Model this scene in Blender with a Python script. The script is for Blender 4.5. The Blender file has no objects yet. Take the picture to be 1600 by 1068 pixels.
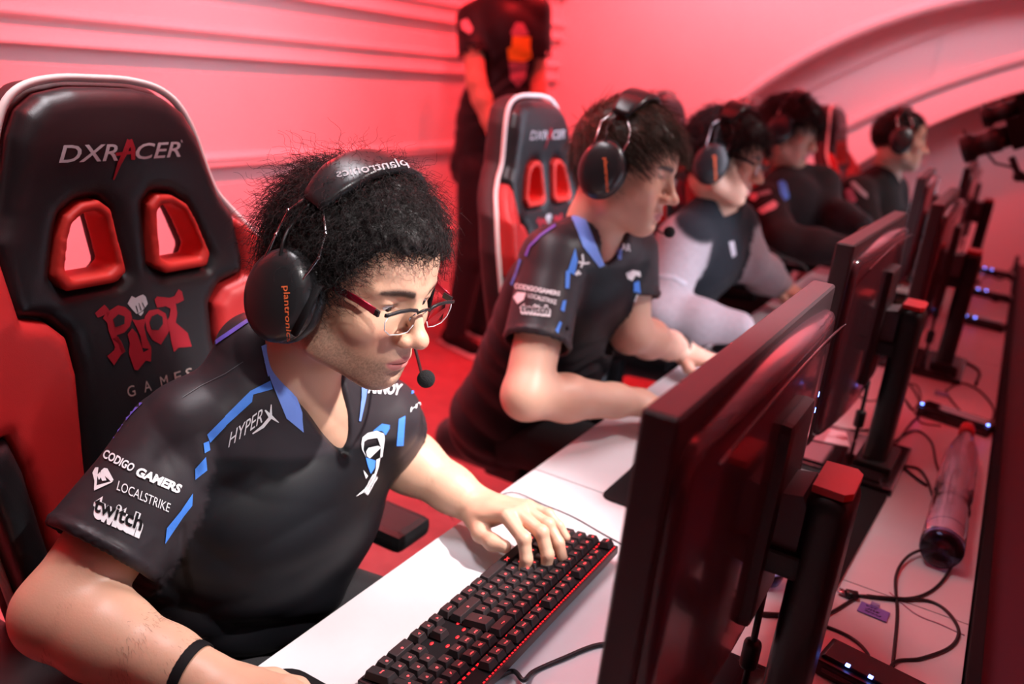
import bpy, bmesh, math, random
import numpy as np
import openvdb
from mathutils import Vector, Matrix
from mathutils.bvhtree import BVHTree
random.seed(4); RNG = np.random.default_rng(7)
SC = bpy.context.scene; COL = SC.collection
R_ = math.radians
# ------------------------------------------------------------------ camera, world, lights
FPX = 1343.7
CAMC = np.array([.60898, -.83276, .74 + .69272])
def rotm(rx, ry, rz):
    cx, sx, cy, sy, cz, sz = math.cos(rx), math.sin(rx), math.cos(ry), math.sin(ry), math.cos(rz), math.sin(rz)
    X = np.array([[1,0,0],[0,cx,-sx],[0,sx,cx]]); Y = np.array([[cy,0,sy],[0,1,0],[-sy,0,cy]]); Z = np.array([[cz,-sz,0],[sz,cz,0],[0,0,1]])
    return Z @ Y @ X
def rotd(a, b, c): return rotm(R_(a), R_(b), R_(c))
CR = rotd(71.6418, -5.9899, 30.5242)
cd = bpy.data.cameras.new('camera'); cam = bpy.data.objects.new('camera', cd); COL.objects.link(cam)
cam.matrix_world = Matrix.Translation(Vector(CAMC)) @ Matrix(CR.tolist()).to_4x4()
cd.sensor_width = 36; cd.lens = FPX / 1600 * 36; cd.clip_start = .02
cd.dof.use_dof = True; cd.dof.focus_distance = 1.0; cd.dof.aperture_fstop = 3.0
SC.camera = cam
SC.view_settings.view_transform = 'Standard'; SC.view_settings.look = 'None'
SC.view_settings.gamma = 1; SC.view_settings.use_curve_mapping = False
SC.view_settings.exposure = 0.0
W = bpy.data.worlds.new('world'); SC.world = W; W.use_nodes = True
W.node_tree.nodes['Background'].inputs[0].default_value = (.30, .07, .09, 1)
W.node_tree.nodes['Background'].inputs[1].default_value = .07
def lamp(name, kind, loc, to, color, power, size=.3, **k):
    d = bpy.data.lights.new(name, kind); d.energy = power; d.color = color
    if kind == 'AREA': d.spread = R_(k.get('spread', 180)); d.shape = 'RECTANGLE'; d.size = size if not isinstance(size, tuple) else size[0]; d.size_y = size if not isinstance(size, tuple) else size[1]
    elif kind == 'SPOT': d.shadow_soft_size = size; d.spot_size = R_(k['cone']); d.spot_blend = k.get('blend', .15)
    o = bpy.data.objects.new(name, d); COL.objects.link(o); o.location = loc
    o.rotation_euler = (Vector(to) - Vector(loc)).to_track_quat('-Z', 'Y').to_euler()
    return o
RED = (1, .022, .028); WHITE = (1, .95, .93); MAUVE = (.72, .74, .90)
# white stage spots over the players and one added face fill; their beams end in front of the monitor posts
lamp('stage_spot', 'SPOT', (1.12, .42, 2.5), (.09, .12, 1.04), WHITE, 360, .04, cone=25, blend=.7)
lamp('stage_spot', 'SPOT', (1.15, 1.30, 2.6), (.06, .74, .98), WHITE, 90, .04, cone=34, blend=.5)
lamp('stage_spot', 'SPOT', (1.15, 2.3, 2.6), (.0, 1.72, 1.0), WHITE, 44, .04, cone=31, blend=.5)
lamp('stage_spot', 'SPOT', (1.25, 3.2, 2.6), (.10, 2.8, 1.05), WHITE, 50, .04, cone=31, blend=.5)
lamp('stage_spot', 'SPOT', (.75, -.75, 2.15), (.02, -.05, 1.10), WHITE, 66, .04, cone=18, blend=.8)  # extra fill spot, added to brighten the nearest player's cheek
# red wash on the walls and on the floor behind the chairs
for y, e in ((-.6, 290), (.9, 290), (2.4, 310), (3.6, 200)):
    lamp('red_wash', 'SPOT', (-.95, y, 3.1), (-2.0, y, 1.1), RED, e, .05, cone=100, blend=.8)
lamp('red_wash', 'AREA', (-1.1, 1.2, 3.0), (-.8, 1.2, 0), RED, 16, (.5, 4), spread=120)
lamp('red_wash', 'SPOT', (-.6, 3.3, 3.15), (-.8, 4.2, 1.8), RED, 210, .04, cone=120, blend=.9)
lamp('red_wash', 'SPOT', (.9, 3.3, 3.15), (.9, 4.2, 1.8), RED, 40, .04, cone=110, blend=.9)
# faint white fill, added above the near chair to lift its piping
lamp('work_light', 'AREA', (-.55, .15, 3.1), (-.5, .1, 0), (1, .95, 1), 11, (.4, 1.2), spread=75)
lamp('red_wash', 'SPOT', (-1.6, .75, 2.3), (-.05, .55, .95), RED, 60, .05, cone=62, blend=.7)
# soft mauve fill added to brighten the walls only
lamp('house_light', 'AREA', (-.55, 1.3, 2.15), (-2.0, 1.3, 1.35), MAUVE, 17, (.5, 4.5), spread=110)
lamp('house_light', 'AREA', (-.3, 2.7, 2.7), (-.5, 4.25, 2.0), MAUVE, 8, (2.4, .6), spread=90)
# dim red wash behind the monitors, from the hall side
lamp('red_wash', 'AREA', (1.5, .9, 2.6), (.5, .9, .8), (1, .08, .10), 5.5, (.8, 4))

# ------------------------------------------------------------------ pixel helpers (turn a spot in the photo into a place)
def ray(x, y): return CR @ np.array([(x-800)/FPX, -(y-534)/FPX, -1.])
def at(x, y, **k):
    d = ray(x, y)
    if 'd' in k: return CAMC + d/np.linalg.norm(d)*k['d']
    a, v = list(k.items())[0]; i = 'XYZ'.index(a)
    return CAMC + d*(v-CAMC[i])/d[i]
def V(*a): return np.array(a, float)
DZ = .74
# ------------------------------------------------------------------ materials
def mat(name, col, rough=.5, metal=0, spec=.5, bump=0, bscale=200, sss=0, emit=None, estr=0, coat=0, trans=0, ior=1.45, sheen=0, var=0, vscale=8, attr=None, alpha=1, bdist=.002):
    m = bpy.data.materials.new(name); m.use_nodes = True; nt = m.node_tree; b = nt.nodes['Principled BSDF']
    b.inputs['Base Color'].default_value = (*col, 1); b.inputs['Roughness'].default_value = rough; b.inputs['Metallic'].default_value = metal
    b.inputs['Specular IOR Level'].default_value = spec; b.inputs['IOR'].default_value = ior
    if sss: b.inputs['Subsurface Weight'].default_value = sss; b.inputs['Subsurface Radius'].default_value = (.01, .004, .002); b.inputs['Subsurface Scale'].default_value = .6
    if emit: b.inputs['Emission Color'].default_value = (*emit, 1); b.inputs['Emission Strength'].default_value = estr
    if coat: b.inputs['Coat Weight'].default_value = coat; b.inputs['Coat Roughness'].default_value = .08
    if trans: b.inputs['Transmission Weight'].default_value = trans
    if sheen: b.inputs['Sheen Weight'].default_value = sheen; b.inputs['Sheen Roughness'].default_value = .4
    if alpha < 1: b.inputs['Alpha'].default_value = alpha
    tc = nt.nodes.new('ShaderNodeTexCoord')
    if attr:
        a = nt.nodes.new('ShaderNodeAttribute'); a.attribute_name = attr; nt.links.new(a.outputs['Color'], b.inputs['Base Color'])
    if var:
        n = nt.nodes.new('ShaderNodeTexNoise'); n.inputs['Scale'].default_value = vscale; nt.links.new(tc.outputs['Object'], n.inputs['Vector']); n.inputs['Detail'].default_value = 4
        mx = nt.nodes.new('ShaderNodeMix'); mx.data_type = 'RGBA'; mx.blend_type = 'MULTIPLY'
        r = nt.nodes.new('ShaderNodeValToRGB'); r.color_ramp.elements[0].color = (1-var,)*3+(1,); r.color_ramp.elements[0].position = .3; r.color_ramp.elements[1].position = .7
        nt.links.new(n.outputs['Fac'], r.inputs[0]); mx.inputs[0].default_value = 1
        if attr: nt.links.new(a.outputs['Color'], mx.inputs[6])
        else: mx.inputs[6].default_value = (*col, 1)
        nt.links.new(r.outputs[0], mx.inputs[7]); nt.links.new(mx.outputs[2], b.inputs['Base Color'])
    if bump:
        n2 = nt.nodes.new('ShaderNodeTexNoise'); n2.inputs['Scale'].default_value = bscale; n2.inputs['Detail'].default_value = 3; nt.links.new(tc.outputs['Object'], n2.inputs['Vector'])
        bp = nt.nodes.new('ShaderNodeBump'); bp.inputs['Strength'].default_value = bump; bp.inputs['Distance'].default_value = bdist
        nt.links.new(n2.outputs['Fac'], bp.inputs['Height']); nt.links.new(bp.outputs['Normal'], b.inputs['Normal'])
    return m
M = {}
M['wall'] = mat('painted_wall', (.80, .70, .70), .55, bump=.05, bscale=60, var=.05, vscale=3)
M['arch'] = mat('painted_arch', (.78, .68, .69), .5)
M['floor'] = mat('carpet', (.34, .12, .13), .95, bump=.6, bscale=500, var=.25, vscale=14)
M['desk'] = mat('desk_laminate', (.56, .55, .565), .38, bump=.02, bscale=300, var=.04, vscale=20)
M['deskedge'] = mat('desk_edge', (.55, .52, .53), .5)
M['black'] = mat('black_plastic', (.012, .011, .012), .38, bump=.1, bscale=900, bdist=.0005)
M['blackm'] = mat('matte_black', (.006, .005, .006), .75, spec=.2)
M['gloss'] = mat('gloss_black', (.020, .012, .014), .10, coat=.6)
M['monback'] = mat('monitor_back_plastic', (.07, .028, .036), .2, coat=.5, bump=.05, bscale=900, bdist=.0004)
M['monside'] = mat('monitor_bezel_plastic', (.042, .026, .030), .42, bump=.2, bscale=1200, bdist=.0004)
M['grey'] = mat('grey_plastic', (.10, .10, .11), .45)
M['redpl'] = mat('red_plastic', (.55, .02, .025), .35)
M['leather'] = mat('black_leather', (.014, .014, .016), .36, bump=.35, bscale=700, bdist=.0006)
M['redleather'] = mat('red_leather', (.56, .030, .030), .42, bump=.3, bscale=700, bdist=.0006)
M['bezel'] = mat('red_window_trim', (.66, .035, .025), .55)
M['shell'] = mat('chair_shell_fabric', (.035, .010, .013), .6, bump=.3, bscale=500)
M['pipe'] = mat('white_piping', (.92, .88, .84), .5)
M['thread'] = mat('silver_embroidery', (.55, .55, .58), .5, bump=.5, bscale=1500)
M['redthread'] = mat('red_embroidery', (.36, .006, .020), .5, bump=.4, bscale=1200)
M['tan'] = mat('tan_print', (.42, .33, .30), .6)
M['skin'] = mat('skin', (.62, .38, .27), .43, sss=.12, bump=.25, bscale=420, bdist=.0006, attr='Col')
M['cloth'] = mat('jersey_fabric', (.02, .02, .025), .44, spec=.28, sheen=.0, bump=.15, bscale=900, bdist=.0005, attr='Col')
M['fleece'] = mat('fleece_fabric', (.02, .02, .025), .9, spec=.2, sheen=.08, bump=.6, bscale=350, bdist=.0015, attr='Col', var=.15, vscale=90)
M['blackcloth'] = mat('black_cotton', (.012, .010, .012), .85, sheen=.1, bump=.4, bscale=500)
M['blue'] = mat('blue_print', (.06, .24, .80), .55)
M['collarblue'] = mat('collar_blue', (.17, .30, .80), .6)
M['violet'] = mat('violet_print', (.14, .10, .52), .6)
M['white'] = mat('white_print', (.80, .80, .82), .55)
M['hairblack'] = mat('hair_black', (.009, .006, .006), .5, spec=.28)
M['hairbrown'] = mat('hair_brown', (.045, .026, .016), .45, spec=.4)
M['metal'] = mat('brushed_steel', (.55, .55, .57), .22, metal=1)
M['orange'] = mat('orange_print', (.80, .16, .05), .5)
M['greyprint'] = mat('grey_print', (.35, .33, .35), .5)
M['redframe'] = mat('red_spectacle_metal', (.30, .01, .03), .28, metal=.6)
M['lens'] = mat('clear_glass', (1, 1, 1), .02, trans=1, ior=1.06, spec=1)
M['bottle'] = mat('clear_plastic', (.93, .95, 1), .04, trans=1, ior=1.25)
M['bottleblue'] = mat('blue_plastic', (.55, .62, .98), .06, trans=1, ior=1.25)
M['eye'] = mat('eyeball', (.75, .70, .68), .15)
M['iris'] = mat('iris', (.02, .012, .008), .1)
M['led'] = mat('blue_led', (.1, .2, 1), .3, emit=(.12, .22, 1), estr=12)
M['redled'] = mat('red_led', (1, .1, .05), .3, emit=(1, .03, .03), estr=6)
M['legend'] = mat('backlit_legend', (.8, .1, .1), .4, emit=(1, .045, .05), estr=3.2)
M['underglow'] = mat('red_backlight', (.6, .02, .02), .4, emit=(1, .01, .02), estr=1.2)
M['cap'] = mat('keycap_plastic', (.020, .014, .015), .48, bump=.15, bscale=1500, bdist=.0003)
M['kbplate'] = mat('keyboard_plate', (.035, .012, .014), .4)
M['screen'] = mat('monitor_screen', (.1, .1, .12), .3, emit=(.75, .82, 1), estr=1.3)
M['cable'] = mat('cable_rubber', (.012, .011, .012), .45)
M['paper'] = mat('violet_card', (.16, .12, .42), .7)
M['pink'] = mat('pink_paper', (.8, .42, .48), .7)
M['partition'] = mat('partition_panel', (.07, .012, .024), .6, bump=.15, bscale=300)
M['knob'] = mat('white_snap', (.7, .68, .6), .4)
M['gold'] = mat('yellow_print', (.75, .38, .02), .6)
M['mauve'] = mat('mauve_print', (.36, .16, .22), .6)
M['sole'] = mat('white_rubber', (.7, .65, .62), .6)
# ------------------------------------------------------------------ object helpers
def link(name, me, m=None, parent=None, smooth=False):
    if m is not None:
        for q in (m if isinstance(m, (list, tuple)) else [m]): me.materials.append(q)
    o = bpy.data.objects.new(name, me); COL.objects.link(o)
    if parent: o.parent = parent
    if smooth: me.polygons.foreach_set('use_smooth', [True]*len(me.polygons))
    return o
def raw(name, vs, fs, m=None, parent=None, smooth=False):
    me = bpy.data.meshes.new(name); me.from_pydata([tuple(map(float, v)) for v in vs], [], [tuple(map(int, f)) for f in fs]); me.update()
    return link(name, me, m, parent, smooth)
def empty(name, label, cat, loc=(0,0,0), rz=0, group=None):
    o = bpy.data.objects.new(name, None); COL.objects.link(o); o.location = loc; o.rotation_euler = (0, 0, rz)
    o.empty_display_size = .05
    return tag(o, label, cat, group)
def tag(o, label, cat, group=None):
    o['label'] = label; o['category'] = cat
    if group: o['group'] = group
    return o
def structure(o): o['kind'] = 'structure'; return o
class B:
    """collects shapes, links them as ONE mesh"""
    def __init__(s): s.bm = bmesh.new(); s.mi = 0
    def _fin(s, vs, mtx):
        if mtx is not None: bmesh.ops.transform(s.bm, matrix=mtx, verts=vs)
        for f in {f for v in vs for f in v.link_faces}: f.material_index = s.mi
    def box(s, lo, hi, bev=0, mtx=None, seg=2):
        r = bmesh.ops.create_cube(s.bm, size=1); vs = r['verts']
        c = [(a+b)/2 for a, b in zip(lo, hi)]; d = [abs(b-a) for a, b in zip(lo, hi)]
        for v in vs: v.co = Vector((c[0]+v.co.x*d[0], c[1]+v.co.y*d[1], c[2]+v.co.z*d[2]))
        if bev:
            es = list({e for v in vs for e in v.link_edges})
            r = bmesh.ops.bevel(s.bm, geom=es, offset=bev, segments=seg, affect='EDGES', profile=.7)
            vs = list({v for f in r['faces'] for v in f.verts} | {v for v in vs if v.is_valid})
        s._fin(vs, mtx); return s
    def tube(s, pts, rad, n=8, closed=False, cap=True):
        pts = [Vector(p) for p in pts]; k = len(pts); rads = rad if isinstance(rad, (list, tuple)) else [rad]*k
        up = None; rings = []
        for i, p in enumerate(pts):
            a = pts[(i-1) % k] if (closed or i) else p; b = pts[(i+1) % k] if (closed or i < k-1) else p
            t = (b-a).normalized() if (b-a).length else Vector((0,0,1))
            if up is None:
                up = t.orthogonal().normalized()
            up = (up - t*up.dot(t)); up = up.normalized() if up.length > 1e-6 else t.orthogonal().normalized()
            w = t.cross(up)
            rings.append([s.bm.verts.new(p + rads[i]*(up*math.cos(2*math.pi*j/n) + w*math.sin(2*math.pi*j/n))) for j in range(n)])
        for i in range(k-1+(1 if closed else 0)):
            A, C_ = rings[i], rings[(i+1) % k]
            for j in range(n): f = s.bm.faces.new((A[j], A[(j+1) % n], C_[(j+1) % n], C_[j])); f.material_index = s.mi; f.smooth = True
        if cap and not closed:
            for rr in (rings[0][::-1], rings[-1]): f = s.bm.faces.new(rr); f.material_index = s.mi
        return s
    def strip(s, pts, dirs, w, t, closed=False):
        """flat bar swept along pts; dirs = outward direction at each; w width across, t thickness along dirs; rounded"""
        k = len(pts); rings = []
        for i in range(k):
            p = Vector(pts[i]); a = Vector(pts[max(i-1, 0)]); b = Vector(pts[min(i+1, k-1)])
            tt = (b-a).normalized(); o = Vector(dirs[i]).normalized(); x = tt.cross(o).normalized()
            ww = w[i] if isinstance(w, (list, tuple)) else w; th = t[i] if isinstance(t, (list, tuple)) else t
            ring = []
            for j in range(16):
                an = 2*math.pi*j/16; ca, sa = math.cos(an), math.sin(an)
                ring.append(s.bm.verts.new(p + x*(ww/2*math.copysign(abs(ca)**.6, ca)) + o*(th/2*math.copysign(abs(sa)**.6, sa))))
            rings.append(ring)
        for i in range(k-1):
            for j in range(16): f = s.bm.faces.new((rings[i][j], rings[i][(j+1) % 16], rings[i+1][(j+1) % 16], rings[i+1][j])); f.smooth = True; f.material_index = s.mi
        for rr in (rings[0][::-1], rings[-1]): f = s.bm.faces.new(rr); f.material_index = s.mi
        return s
    def lathe(s, prof, n=24, mtx=None, cap=True):
        rings = []
        for r, z in prof: rings.append([s.bm.verts.new((r*math.cos(2*math.pi*j/n), r*math.sin(2*math.pi*j/n), z)) for j in range(n)])
        for a, b in zip(rings, rings[1:]):
            for j in range(n): f = s.bm.faces.new((a[j], a[(j+1) % n], b[(j+1) % n], b[j])); f.smooth = True
        if cap:
            s.bm.faces.new(rings[0][::-1]); s.bm.faces.new(rings[-1])
        s._fin([v for r in rings for v in r], mtx); return s
    def prism(s, poly, lo, hi, axis='y', mtx=None):
        """polygon in the two other axes, extruded along axis"""
        def mk(a, b, c): return {'y': (a, c, b), 'x': (c, a, b), 'z': (a, b, c)}[axis]
        A = [s.bm.verts.new(mk(a, b, lo)) for a, b in poly]; Bv = [s.bm.verts.new(mk(a, b, hi)) for a, b in poly]
        n = len(poly)
        for j in range(n): s.bm.faces.new((A[j], A[(j+1) % n], Bv[(j+1) % n], Bv[j]))
        s.bm.faces.new(A[::-1]); s.bm.faces.new(Bv); s._fin(A+Bv, mtx); return s
    def sphere(s, c, r, mtx=None, u=16, v=10):
        q = bmesh.ops.create_uvsphere(s.bm, u_segments=u, v_segments=v, radius=1)
        for x in q['verts']: x.co = Vector((c[0]+x.co.x*(r if not isinstance(r, tuple) else r[0]), c[1]+x.co.y*(r if not isinstance(r, tuple) else r[1]), c[2]+x.co.z*(r if not isinstance(r, tuple) else r[2])))
        for f in {f for x in q['verts'] for f in x.link_faces}: f.smooth = True
        s._fin(q['verts'], mtx); return s
    def build(s, name, m, parent=None, mtx=None):
        bmesh.ops.recalc_face_normals(s.bm, faces=s.bm.faces[:])
        me = bpy.data.meshes.new(name); s.bm.to_mesh(me); s.bm.free()
        if mtx is not None: me.transform(mtx)
        return link(name, me, m, parent)
def copy_tree(o, parent=None):
    c = o.copy(); COL.objects.link(c); c.parent = parent
    for ch in [x for x in bpy.data.objects if x.parent == o]: copy_tree(ch, c)
    return c
def catmull(P, n=8):
    P = [np.array(p, float) for p in P]; Q = [2*P[0]-P[1]] + P + [2*P[-1]-P[-2]]; out = []
    for i in range(1, len(Q)-2):
        for j in range(n):
            t = j/n; a, b, c, d = Q[i-1], Q[i], Q[i+1], Q[i+2]
            out.append(.5*((2*b)+(-a+c)*t+(2*a-5*b+4*c-d)*t*t+(-a+3*b-3*c+d)*t**3))
    out.append(P[-1]); return out
# ------------------------------------------------------------------ distance-field sculpting
class SDF:
    def __init__(s, lo, hi, h):
        s.lo = np.array(lo, float); s.h = h; s.n = np.ceil((np.array(hi)-s.lo)/h).astype(int)+1
        s.D = np.full(s.n, 1., np.float32); s.ax = [s.lo[i]+h*np.arange(s.n[i]) for i in range(3)]
    def _blk(s, lo, hi):
        sl = []; 
        for i in range(3):
            a = int(max(0, math.floor((lo[i]-s.lo[i])/s.h))); b = int(min(s.n[i], math.ceil((hi[i]-s.lo[i])/s.h)+1))
            if b <= a: return None
            sl.append(slice(a, b))
        X = s.ax[0][sl[0]][:, None, None]; Y = s.ax[1][sl[1]][None, :, None]; Z = s.ax[2][sl[2]][None, None, :]
        return tuple(sl), X, Y, Z
    def _put(s, sl, d, k, op):
        a = s.D[sl]; d = d.astype(np.float32)
        if op == 'u':
            if k > 0: hh = np.maximum(k-np.abs(a-d), 0)/k; s.D[sl] = np.minimum(a, d)-hh*hh*k*.25
            else: s.D[sl] = np.minimum(a, d)
        else:
            d = -d
            if k > 0: hh = np.maximum(k-np.abs(a-d), 0)/k; s.D[sl] = np.maximum(a, d)+hh*hh*k*.25
            else: s.D[sl] = np.maximum(a, d)
    def ell(s, c, r, k=.02, Rm=None, op='u', pad=None):
        c = np.array(c, float); r = np.array(r if np.ndim(r) else [r]*3, float); m = r.max()+k+s.h*3+.01
        q = s._blk(c-m, c+m)
        if q is None: return s
        sl, X, Y, Z = q; x, y, z = X-c[0], Y-c[1], Z-c[2]
        if Rm is not None: Rm = np.array(Rm); x, y, z = (Rm[0,0]*x+Rm[1,0]*y+Rm[2,0]*z), (Rm[0,1]*x+Rm[1,1]*y+Rm[2,1]*z), (Rm[0,2]*x+Rm[1,2]*y+Rm[2,2]*z)
        k0 = np.sqrt((x/r[0])**2+(y/r[1])**2+(z/r[2])**2)+1e-9; k1 = np.sqrt((x/r[0]**2)**2+(y/r[1]**2)**2+(z/r[2]**2)**2)+1e-9
        s._put(sl, k0*(k0-1)/k1, k, op); return s
    def cone(s, a, b, ra, rb, k=.02, op='u', flat=None):
        a = np.array(a, float); b = np.array(b, float); m = max(ra, rb)+k+s.h*3+.01
        q = s._blk(np.minimum(a, b)-m, np.maximum(a, b)+m)
        if q is None: return s
        sl, X, Y, Z = q; ba = b-a; L = ba@ba
        t = np.clip(((X-a[0])*ba[0]+(Y-a[1])*ba[1]+(Z-a[2])*ba[2])/L, 0, 1)
        dx, dy, dz = X-a[0]-t*ba[0], Y-a[1]-t*ba[1], Z-a[2]-t*ba[2]
        if flat is not None:   # squash: axis vector, factor
            ax_, fc = np.array(flat[0]), flat[1]; pr = dx*ax_[0]+dy*ax_[1]+dz*ax_[2]; sc = fc-1
            dx, dy, dz = dx+pr*ax_[0]*sc, dy+pr*ax_[1]*sc, dz+pr*ax_[2]*sc
        s._put(sl, np.sqrt(dx*dx+dy*dy+dz*dz)-(ra+(rb-ra)*t), k, op); return s
    def chain(s, pts, rads, k=.01, **kw):
        for i in range(len(pts)-1): s.cone(pts[i], pts[i+1], rads[i], rads[i+1], k, **kw)
        return s
    def func(s, lo, hi, fn, k=0, op='u'):
        q = s._blk(lo, hi)
        if q is None: return s
        sl, X, Y, Z = q; s._put(sl, np.broadcast_to(fn(X, Y, Z), s.D[sl].shape), k, op); return s
    def disp(s, fn, lo=None, hi=None):
        q = s._blk(s.lo if lo is None else lo, s.ax and [a[-1] for a in s.ax] if hi is None else hi)
        sl, X, Y, Z = q; s.D[sl] += fn(X, Y, Z).astype(np.float32); return s
    def mesh(s):
        for i in range(3):
            idx = [slice(None)]*3
            for e in (0, -1): idx[i] = e; s.D[tuple(idx)] = np.maximum(s.D[tuple(idx)], s.h)
        g = openvdb.FloatGrid(3*s.h); g.copyFromArray(np.clip(s.D, -3*s.h, 3*s.h)); g.transform = openvdb.createLinearTransform(voxelSize=s.h)
        p, q = g.convertToQuads(isovalue=0.0)
        return p.astype(np.float64)+s.lo, q[:, ::-1].astype(np.int32)
def mesh_np(name, pts, quads, m, parent=None, col=None, tris=False):
    me = bpy.data.meshes.new(name); k = quads.shape[1]; nf = len(quads)
    me.vertices.add(len(pts)); me.vertices.foreach_set('co', pts.astype(np.float32).ravel())
    me.loops.add(nf*k); me.loops.foreach_set('vertex_index', quads.astype(np.int32).ravel())
    me.polygons.add(nf); me.polygons.foreach_set('loop_start', np.arange(0, nf*k, k, dtype=np.int32)); me.polygons.foreach_set('loop_total', np.full(nf, k, np.int32))
    me.update(calc_edges=True); me.validate()
    if col is not None:
        a = me.color_attributes.new('Col', 'FLOAT_COLOR', 'POINT'); a.data.foreach_set('color', np.c_[col, np.ones(len(col))].astype(np.float32).ravel())
    me.polygons.foreach_set('use_smooth', [True]*len(me.polygons))
    return link(name, me, m, parent)
def merge(parts):
    P = []; Q = []; n = 0
    for p, q in parts: P.append(p); Q.append(q+n); n += len(p)
    return np.vstack(P), np.vstack(Q)
# ------------------------------------------------------------------ lettering and prints laid on surfaces
def text_mesh(s, size=1, shear=0, bold=0, spacing=1, width=1):
    c = bpy.data.curves.new('t', 'FONT'); c.body = s; c.size = size; c.shear = shear; c.offset = bold; c.space_character = spacing; c.resolution_u = 3
    o = bpy.data.objects.new('t', c); COL.objects.link(o); bpy.context.view_layer.update()
    me = bpy.data.meshes.new_from_object(o.evaluated_get(bpy.context.evaluated_depsgraph_get()))
    bm = bmesh.new(); bm.from_mesh(me); bpy.data.objects.remove(o); bpy.data.curves.remove(c); bpy.data.meshes.remove(me)
    for v in bm.verts: v.co.x *= width
    return bm
def poly_bm(polys):
    bm = bmesh.new()
    for P in polys: bm.faces.new([bm.verts.new((x, y, 0)) for x, y in P])
    bmesh.ops.triangulate(bm, faces=bm.faces[:])
    return bm
def stroke_poly(pts, w):
    """closed outline round an open polyline, w = width(s)"""
    P = [np.array(p, float) for p in pts]; L = []; Rr = []
    for i, p in enumerate(P):
        t = P[min(i+1, len(P)-1)]-P[max(i-1, 0)]; t = t/(np.linalg.norm(t)+1e-9); n = np.array([-t[1], t[0]])
        ww = w[i] if isinstance(w, (list, tuple)) else w
        L.append(p+n*ww/2); Rr.append(p-n*ww/2)
    return [(L[i], L[i+1], Rr[i+1], Rr[i]) for i in range(len(P)-1)]
def fit_box(bm, x0, y0, x1, y1):
    xs = [v.co.x for v in bm.verts]; ys = [v.co.y for v in bm.verts]
    a, b, c, d = min(xs), max(xs), min(ys), max(ys)
    for v in bm.verts: v.co.x = x0+(v.co.x-a)/(b-a)*(x1-x0); v.co.y = y0+(v.co.y-c)/(d-c)*(y1-y0)
    return bm
def dice(bm, step):
    for ax in (0, 1):
        cs = [v.co[ax] for v in bm.verts]; a, b = min(cs), max(cs); k = int((b-a)/step)
        for i in range(1, k+1):
            co = Vector((0, 0, 0)); co[ax] = a+i*(b-a)/(k+1); no = Vector((0, 0, 0)); no[ax] = 1
            bmesh.ops.bisect_plane(bm, geom=bm.verts[:]+bm.edges[:]+bm.faces[:], plane_co=co, plane_no=no, dist=1e-7)
    return bm
def drape(name, bm, mapping, bvh, off, m, parent, step=None, maxd=9):
    """mapping(x, y) -> (origin, direction); every vertex is dropped on the surface"""
    if step: dice(bm, step)
    bad = []
    for v in bm.verts:
        o, d = mapping(v.co.x, v.co.y); h = bvh.ray_cast(Vector(o), Vector(d).normalized(), maxd)
        if h[0] is None: bad.append(v); continue
        n = h[1] if h[1].dot(Vector(d)) < 0 else -h[1]
        v.co = h[0]+n*off
    bmesh.ops.delete(bm, geom=bad, context='VERTS')
    me = bpy.data.meshes.new(name); bm.to_mesh(me); bm.free()
    o = link(name, me, m, parent); 
    if parent is not None and parent.type == 'EMPTY' and parent.get('wl'): pass
    return o
def quadmap(c0, c1, c2, c3):
    """unit square (0,0)(1,0)(1,1)(0,1) -> picks in the photo, as sight lines to the surface they lie on"""
    c = [np.array(q, float) for q in (c0, c1, c2, c3)]
    def f(u, v):
        p = c[0]*(1-u)*(1-v)+c[1]*u*(1-v)+c[2]*u*v+c[3]*(1-u)*v
        return CAMC, ray(*p)
    return f
def pixmap(x, y): return CAMC, ray(x, y)
def bvh_of(p, q): return BVHTree.FromPolygons([tuple(v) for v in p], [tuple(int(i) for i in f) for f in q])
def settle(root):
    """children were shaped in room coordinates; keep them there under a root standing at its base"""
    bpy.context.view_layer.update()
    for c in [x for x in bpy.data.objects if x.parent == root]: c.location = -root.location
# ------------------------------------------------------------------ the setting
WX, FY = -2.0, 4.27
structure(B().box((WX-.3, -3.5, -.1), (3.6, FY+.3, 0)).build('floor', M['floor']))
structure(B().box((WX-.3, -3.5, 3.3), (3.6, FY+.3, 3.4)).build('ceiling', M['wall']))
# wall behind the players: boards with a rounded rib and an overhanging lower lip
prof = [(WX-.2, 0), (WX, 0)]
def board(z0, z1, rib):
    """a board from its lip z0 up to the recess at z1"""
    o = [(WX, z0-.001), (WX+.032, z0), (WX+.036, z0+.004), (WX+.034, z0+.012), (WX+.026, z0+.03)]
    if rib: o += [(WX+.02, rib-.035), (WX+.024, rib-.02), (WX+.038, rib-.008), (WX+.042, rib), (WX+.034, rib+.01), (WX+.016, rib+.022)]
    return o+[(WX+.006, z1-.004), (WX, z1)]
prof += board(.12, .86, .5) + board(.925, 1.265, .955) + board(1.318, 1.50, 1.405) + board(1.556, 1.74, 1.64) + board(1.80, 2.1, 1.95) + board(2.16, 2.6, 2.3) + [(WX, 3.3), (WX-.2, 3.3)]
structure(B().prism(prof, -3.4, FY+.05, 'y').build('wall_left', M['wall']))
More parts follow.
